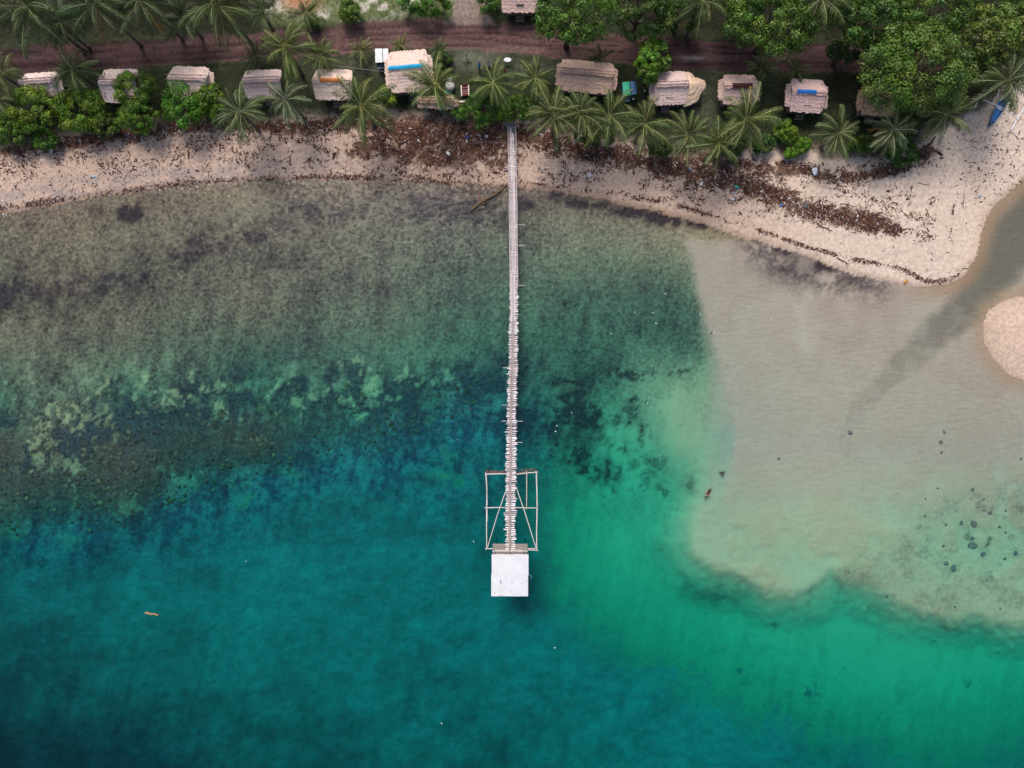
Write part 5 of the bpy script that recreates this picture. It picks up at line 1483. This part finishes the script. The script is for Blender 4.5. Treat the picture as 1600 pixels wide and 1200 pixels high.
def debris():
    r = np.random.RandomState(8)
    N_ = 330000
    u = r.uniform(-40, 1640, N_); v = r.uniform(150, 460, N_)
    s = poly_sdf(u, v, SHORE); vg = poly_sdf(u, v, VEG)
    k = (r.rand(N_) < dens_field(u, v)) & (s > 1) & (vg < 6 + 20 * (u > 800))
    u, v = u[k], v[k]; x = (u - 800) * S; y = (600 - v) * S; z = gza(x, y); f = (H - z) / H; x *= f; y *= f; z = gza(x, y); n = len(x)
    print('debris pieces', n)
    # curled leaf / bark chip: a bent three-sided sliver
    vs = [(-.5, -.16, 0), (-.5, .16, .02), (0, .24, .12), (0, -.24, .10), (.5, .12, .0), (.5, -.12, .03), (0, 0, .34)]
    fs = [(0, 3, 6), (3, 2, 6), (1, 0, 6), (2, 1, 6), (3, 5, 6), (5, 4, 6), (4, 2, 6)]
    ln = np.exp(r.normal(-1.52, .42, n)); wd = ln * r.uniform(.25, .75, n)
    stick = r.rand(n) < .12; ln = np.where(stick, ln * 1.8, ln); wd = np.where(stick, wd * .5, wd)
    ln *= np.where(u < 420, .8, 1.0)
    scl = np.stack([ln, wd, np.minimum(ln, .3) * .8], 1)
    t = r.rand(n, 1)
    base = np.where(t < .62, np.array((.060, .024, .016)), np.where(t < .86, np.array((.145, .058, .030)), np.where(t < .95, np.array((.27, .19, .14)), np.array((.52, .47, .44)))))
    purple = np.where((u < 60)[:, None], 1, 1) * 1.0
    col = base * r.uniform(.55, 1.4, (n, 1)) * np.array((1, 1, 1.05))
    scatter('beach_debris', vs, fs, np.stack([x, y, z + .01], 1), r.uniform(0, 6.28, n), scl, col, DEB, label='dense scatter of dark dead leaves, bark chips and twigs washed up along the beach', cat='debris', tiltn=.2)
    # pale coral pebbles, mostly on the left beach and waterline
    N_ = 30000
    u = r.uniform(-40, 900, N_); v = r.uniform(190, 345, N_)
    s = poly_sdf(u, v, SHORE); vg = poly_sdf(u, v, VEG)
    d = (.20 * sstep(60, 20, s) + .25 * np.exp(-(s / 10) ** 2) + .03) * sstep(760, 350, u) + .012
    k = (r.rand(N_) < d * (.4 + 1.2 * fbm(u / 20, v / 14, 66, 3))) & (s > -8) & (vg < -2)
    u, v = u[k], v[k]; x = (u - 800) * S; y = (600 - v) * S; z = gza(x, y); f = (H - z) / H; x *= f; y *= f; z = gza(x, y); n = len(x)
    vs = [(-.5, 0, 0), (0, -.42, 0), (.5, 0, 0), (0, .42, 0), (0.05, 0, .45)]; fs = [(0, 1, 4), (1, 2, 4), (2, 3, 4), (3, 0, 4)]
    sz = np.exp(r.normal(-2.1, .4, n)); c = r.uniform(.22, .62, (n, 1)) * np.array((1, .93, .92)); dk = r.rand(n, 1) < .35; c = np.where(dk, c * .35, c)
    scatter('beach_pebbles', vs, fs, np.stack([x, y, z], 1), r.uniform(0, 6.28, n), np.stack([sz, sz, sz], 1), c, DEB, label='pale coral rubble and pebbles strewn over the left beach', cat='pebbles')
    # grass tufts on the land
    N_ = 16000
    u = r.uniform(-60, 1560, N_); v = r.uniform(-60, 250, N_)
    vg = poly_sdf(u, v, VEG); rd = np.abs(v - np.interp(u, [p[0] for p in ROAD], [p[1] for p in ROAD])); 
    k = (vg > 2) & (rd > 24) & ~((np.abs(u - 737) < 30) & (v < 40)) & (r.rand(N_) < .35 + .5 * fbm(u / 25, v / 25, 67, 3))
    u, v = u[k], v[k]; x = (u - 800) * S; y = (600 - v) * S; z = gza(x, y); f = (H - z) / H; x *= f; y *= f; z = gza(x, y); n = len(x)
    vs = []; fs = []
    for q in range(5):
        a = q * 1.257; ca, sa = math.cos(a), math.sin(a); b = len(vs)
        vs += [(-sa * .10, ca * .10, 0), (sa * .10, -ca * .10, 0), (ca * .55, sa * .55, .55)]; fs.append((b, b + 1, b + 2))
    sz = np.exp(r.normal(-1.35, .35, n)); top = ((v < 40) & (u > 400) & (u < 780))
    c = np.where(top[:, None], np.array((.10, .14, .045)), np.array((.045, .062, .026))) * r.uniform(.6, 1.5, (n, 1)) * np.stack([r.uniform(.9, 1.3, n), np.ones(n), np.ones(n)], 1)
    scatter('grass_tufts', vs, fs, np.stack([x, y, z], 1), r.uniform(0, 6.28, n), np.stack([sz, sz, sz * .7], 1), c, M('grass_blade', (1, 1, 1), .8, .15, 5, attr='Col', trans=.15), label='short rough grass covering the strip between road and bank', cat='grass')
debris()

# individual driftwood
logs = [log_mesh(60 + k, 1.0, (.022, .03, .04, .026, .05)[k], 5, (0, 1, 2, 1, 2)[k]).mesh('driftwood', WOOD, True) for k in range(5)]
def drift(px, py, L_, ang, k, col, label, group=None, name='driftwood', thick=1.0):
    p = on(px, py); o = link(name, logs[k], None, (p.x, p.y, p.z + .02), (0, 0, R(ang)), (L_, L_ * thick, L_ * thick), col); tag(o, label, 'driftwood', group); return o
drift(765, 309, 5.6, 36, 4, (.55, .50, .45), 'long dark fallen trunk lying into the water left of the jetty', thick=.75)
drift(752, 312, 2.2, -74, 2, (.9, .45, .35), 'reddish branch crossing the long fallen trunk beside the jetty')
drift(737, 302, 1.6, -80, 1, (.6, .5, .45), 'short upright-lying branch left of the fallen trunk')
drift(725, 297, 2.0, -25, 1, (.7, .6, .55), 'thin branch at the waterline left of the fallen trunk')
drift(780, 300, 1.6, 4, 2, (.6, .5, .42), 'short log touching the jetty side at the waterline')
drift(875, 381, 1.7, 72, 3, (.30, .32, .30), 'dark submerged stick right of the jetty')
drift(366, 557, 2.4, 78, 3, (.18, .20, .22), 'thin dark curved stick on the reef flat at left', thick=.6)
drift(1440, 234, 4.2, 42, 4, (.42, .28, .22), 'dark trunk lying at the edge of the bank by the sand spit')
drift(1516, 157, 6.0, 42, 4, (.38, .25, .20), 'long dark fallen trunk on the bank beside the blue boat')
drift(1288, 356, 1.9, -24, 2, (.6, .45, .4), 'branched dark stick on open sand below the right debris belt')
drift(1414, 334, 1.3, -38, 1, (.5, .4, .36), 'lone dark stick on the sand above the debris tip')
drift(1317, 408, 1.6, -28, 2, (.35, .27, .25), 'dark branched stick at the right waterline')
drift(1340, 428, .8, 65, 3, (.35, .27, .25), 'small dark stick standing out in the wet sand of the right shore')
drift(1443, 288, 1.5, -15, 1, (.75, .6, .5), 'thin stick on the bare sand of the spit')
drift(1506, 310, 1.3, 80, 1, (.7, .55, .5), 'thin twig standing out on the spit near its pale rim')
drift(1390, 178, 3.0, 12, 2, (1.2, .85, .75), 'broken reddish trunk beside the whitish palm')
rs = random.Random(31)
for i in range(64):      # belt right of the jetty
    t = rs.random(); px = 830 + t * 580; py = float(np.interp(px, [p[0] for p in RB1], [p[1] for p in RB1])) + rs.gauss(0, 11)
    c, cn = rs.choice((((.6, .42, .36), 'brown'), ((.9, .7, .6), 'tan'), ((1.6, 1.35, 1.2), 'bleached pale'), ((.4, .28, .24), 'dark')))
    wh = 'below the close row of palms right of the jetty' if px < 1030 else 'below the three close palms' if px < 1180 else 'in the thick belt below the blue-tarped hut' if px < 1300 else 'near the far tip of the right debris belt'
    drift(px, py, rs.uniform(.8, 2.0), rs.gauss(-18, 38), rs.randint(0, 3), c, cn + ' stick ' + wh, 'driftwood in the right debris belt')
for i in range(44):      # heap left of the jetty
    px = rs.uniform(600, 790); py = rs.gauss(216, 18)
    c, cn = rs.choice((((.6, .42, .36), 'brown'), ((1.0, .75, .65), 'tan'), ((1.8, 1.5, 1.35), 'bleached pale'), ((.4, .28, .24), 'dark')))
    wh = 'close beside the jetty' if px > 735 else 'below the low thatched shelter' if px > 665 else 'at its left end'
    drift(px, max(190, py), rs.uniform(.7, 1.8), rs.uniform(0, 180), rs.randint(0, 3), c, cn + ' stick in the debris heap left of the jetty, ' + wh, 'driftwood in the heap left of the jetty')
for i in range(18):
    px = rs.uniform(60, 520); py = float(np.interp(px, [p[0] for p in UPW], [p[1] for p in UPW])) + rs.gauss(4, 8)
    drift(px, py, rs.uniform(.7, 1.6), rs.gauss(8, 20), rs.randint(0, 3), (.6, .42, .36) if i % 2 else (1.5, 1.25, 1.1), ('brown' if i % 2 else 'bleached pale') + ' stick in the wrack ' + ('below the leftmost shrubs' if px < 240 else 'below the leaning palm' if px < 430 else 'below the orange-ridged hut'), 'driftwood below the left bank')

# litter
PLAS = M('plastic', (1, 1, 1), .45, .1, 5, objcol=True, spec=.5)
bag = [lump(80 + k, .5, .34, .3, .32, 5, 9).mesh('plastic_bag', PLAS) for k in range(3)]
bo = MB(); bo.lathe([(.03, -.15), (.045, -.14), (.045, .05), (.018, .11), (.018, .15)], 9); bottle = bo.mesh('plastic_bottle', PLAS, True)
def litter(px, py, kind, size, col, label, group=None):
    p = on(px, py)
    if kind == 'bag': o = link('plastic_bag', rs.choice(bag), None, (p.x, p.y, p.z), (0, 0, rs.uniform(0, 6)), (size, size, size), col)
    else: o = link('plastic_bottle', bottle, None, (p.x, p.y, p.z + .05), (math.pi / 2, 0, rs.uniform(0, 6)), (size, size, size), col)
    tag(o, label, 'litter', group)
W0 = (.72, .72, .76)
litter(1273, 268, 'bag', 1.0, (.66, .72, .82), 'largest white plastic bag at the edge of the upper right debris')
litter(921, 274, 'bag', .6, W0, 'white plastic bag on the open sand right of the jetty')
litter(700, 240, 'bag', .55, (.78, .76, .74), 'white bag on the brown debris well left of the jetty')
litter(760, 213, 'bag', .4, W0, 'small white bag in the dark heap close to the jetty')
litter(81, 236, 'bag', .6, W0, 'white bag below the leftmost shrubs')
litter(126, 220, 'bag', .35, (.15, .45, .62), 'light blue scrap in the left wrack')
litter(200, 213, 'bag', .35, (.04, .08, .42), 'deep blue scrap in the left wrack')
litter(147, 276, 'bag', .4, (.40, .58, .72), 'pale blue scrap on the left pebbles')
litter(730, 214, 'bag', .45, (.05, .06, .40), 'navy scrap in the heap left of the jetty')
litter(783, 213, 'bag', .35, (.45, .40, .05), 'yellow scrap beside the jetty head')
litter(818, 213, 'bag', .25, (.55, .08, .08), 'red scrap in the dark debris right of the jetty head')
litter(1151, 292, 'bag', .5, (.02, .42, .36), 'teal net scrap in the right debris belt')
litter(1145, 311, 'bag', .45, (.75, .72, .74), 'white scrap below the teal net scrap')
litter(1220, 320, 'bag', .4, (.05, .22, .55), 'blue scrap in the right debris belt')
litter(1258, 322, 'bag', .4, (.02, .16, .22), 'dark teal scrap at the lower edge of the right belt')
litter(1078, 265, 'bag', .3, (.06, .18, .60), 'blue scrap under the leftmost of three close palms')
litter(1095, 288, 'bag', .45, (.66, .70, .74), 'white sheet below the leftmost of three close palms')
litter(1415, 440, 'bag', .55, (.50, .26, .04), 'ochre bag at the tip of the right beach by the water')
litter(1531, 306, 'bag', .5, (.40, .40, .48), 'grey bag on the pale rim of the spit')
litter(1424, 293, 'bag', .35, (.03, .03, .035), 'small black lump on bare sand of the spit')
litter(1388, 299, 'bag', .38, (.05, .03, .025), 'small dark brown lump on bare sand left of the black one')
litter(972, 139, 'bag', .35, W0, 'tiny white bag beside the green and blue tricycle')
litter(1007, 142, 'bag', .35, (.4, .42, .36), 'pale scrap on the grass between the tricycle and the annexed hut')
litter(839, 284, 'bag', .3, (.7, .68, .66), 'white scrap near the waterline right of the jetty')
for i in range(40):
    if i < 22: px = rs.uniform(840, 1400); py = float(np.interp(px, [p[0] for p in RB1], [p[1] for p in RB1])) + rs.gauss(2, 10); lb = 'small pale plastic bottle in the debris belt on the right beach'; g = 'bottles in the right debris belt'
    else: px = rs.uniform(590, 790); py = rs.uniform(198, 245); lb = 'small pale plastic bottle in the debris heap left of the jetty'; g = 'bottles in the heap left of the jetty'
    litter(px, py, 'bottle', rs.uniform(.9, 1.5), rs.choice((W0, (.6, .62, .68), (.75, .7, .7))), lb, g)
# bits of foam floating on the water
fo = lump(91, .5, .4, .25, .3, 4, 7).mesh('foam_scrap', PLAS)
spots = [(384, 877), (1020, 489), (991, 488), (1094, 490), (1025, 505), (1176, 470), (1215, 459), (1255, 458), (1170, 479), (1115, 520), (955, 521), (1022, 623), (868, 674), (893, 645), (1012, 630), (870, 665), (715, 687), (618, 549), (1403, 768), (740, 846), (867, 1012), (690, 1130), (1205, 498), (1040, 459), (1285, 432), (1262, 470), (1300, 445), (1075, 459)]
for px, py in spots:
    c = at(px, py, 0)
    if py > 300:
        k = rs.uniform(.08, .18); o = link('foam_scrap', fo, None, (c.x, c.y, -.01), (0, 0, rs.uniform(0, 6)), (k, k, k), (.8, .82, .82))
        tag(o, 'tiny white foam scrap floating on the sea', 'litter', 'foam scraps on the sea')
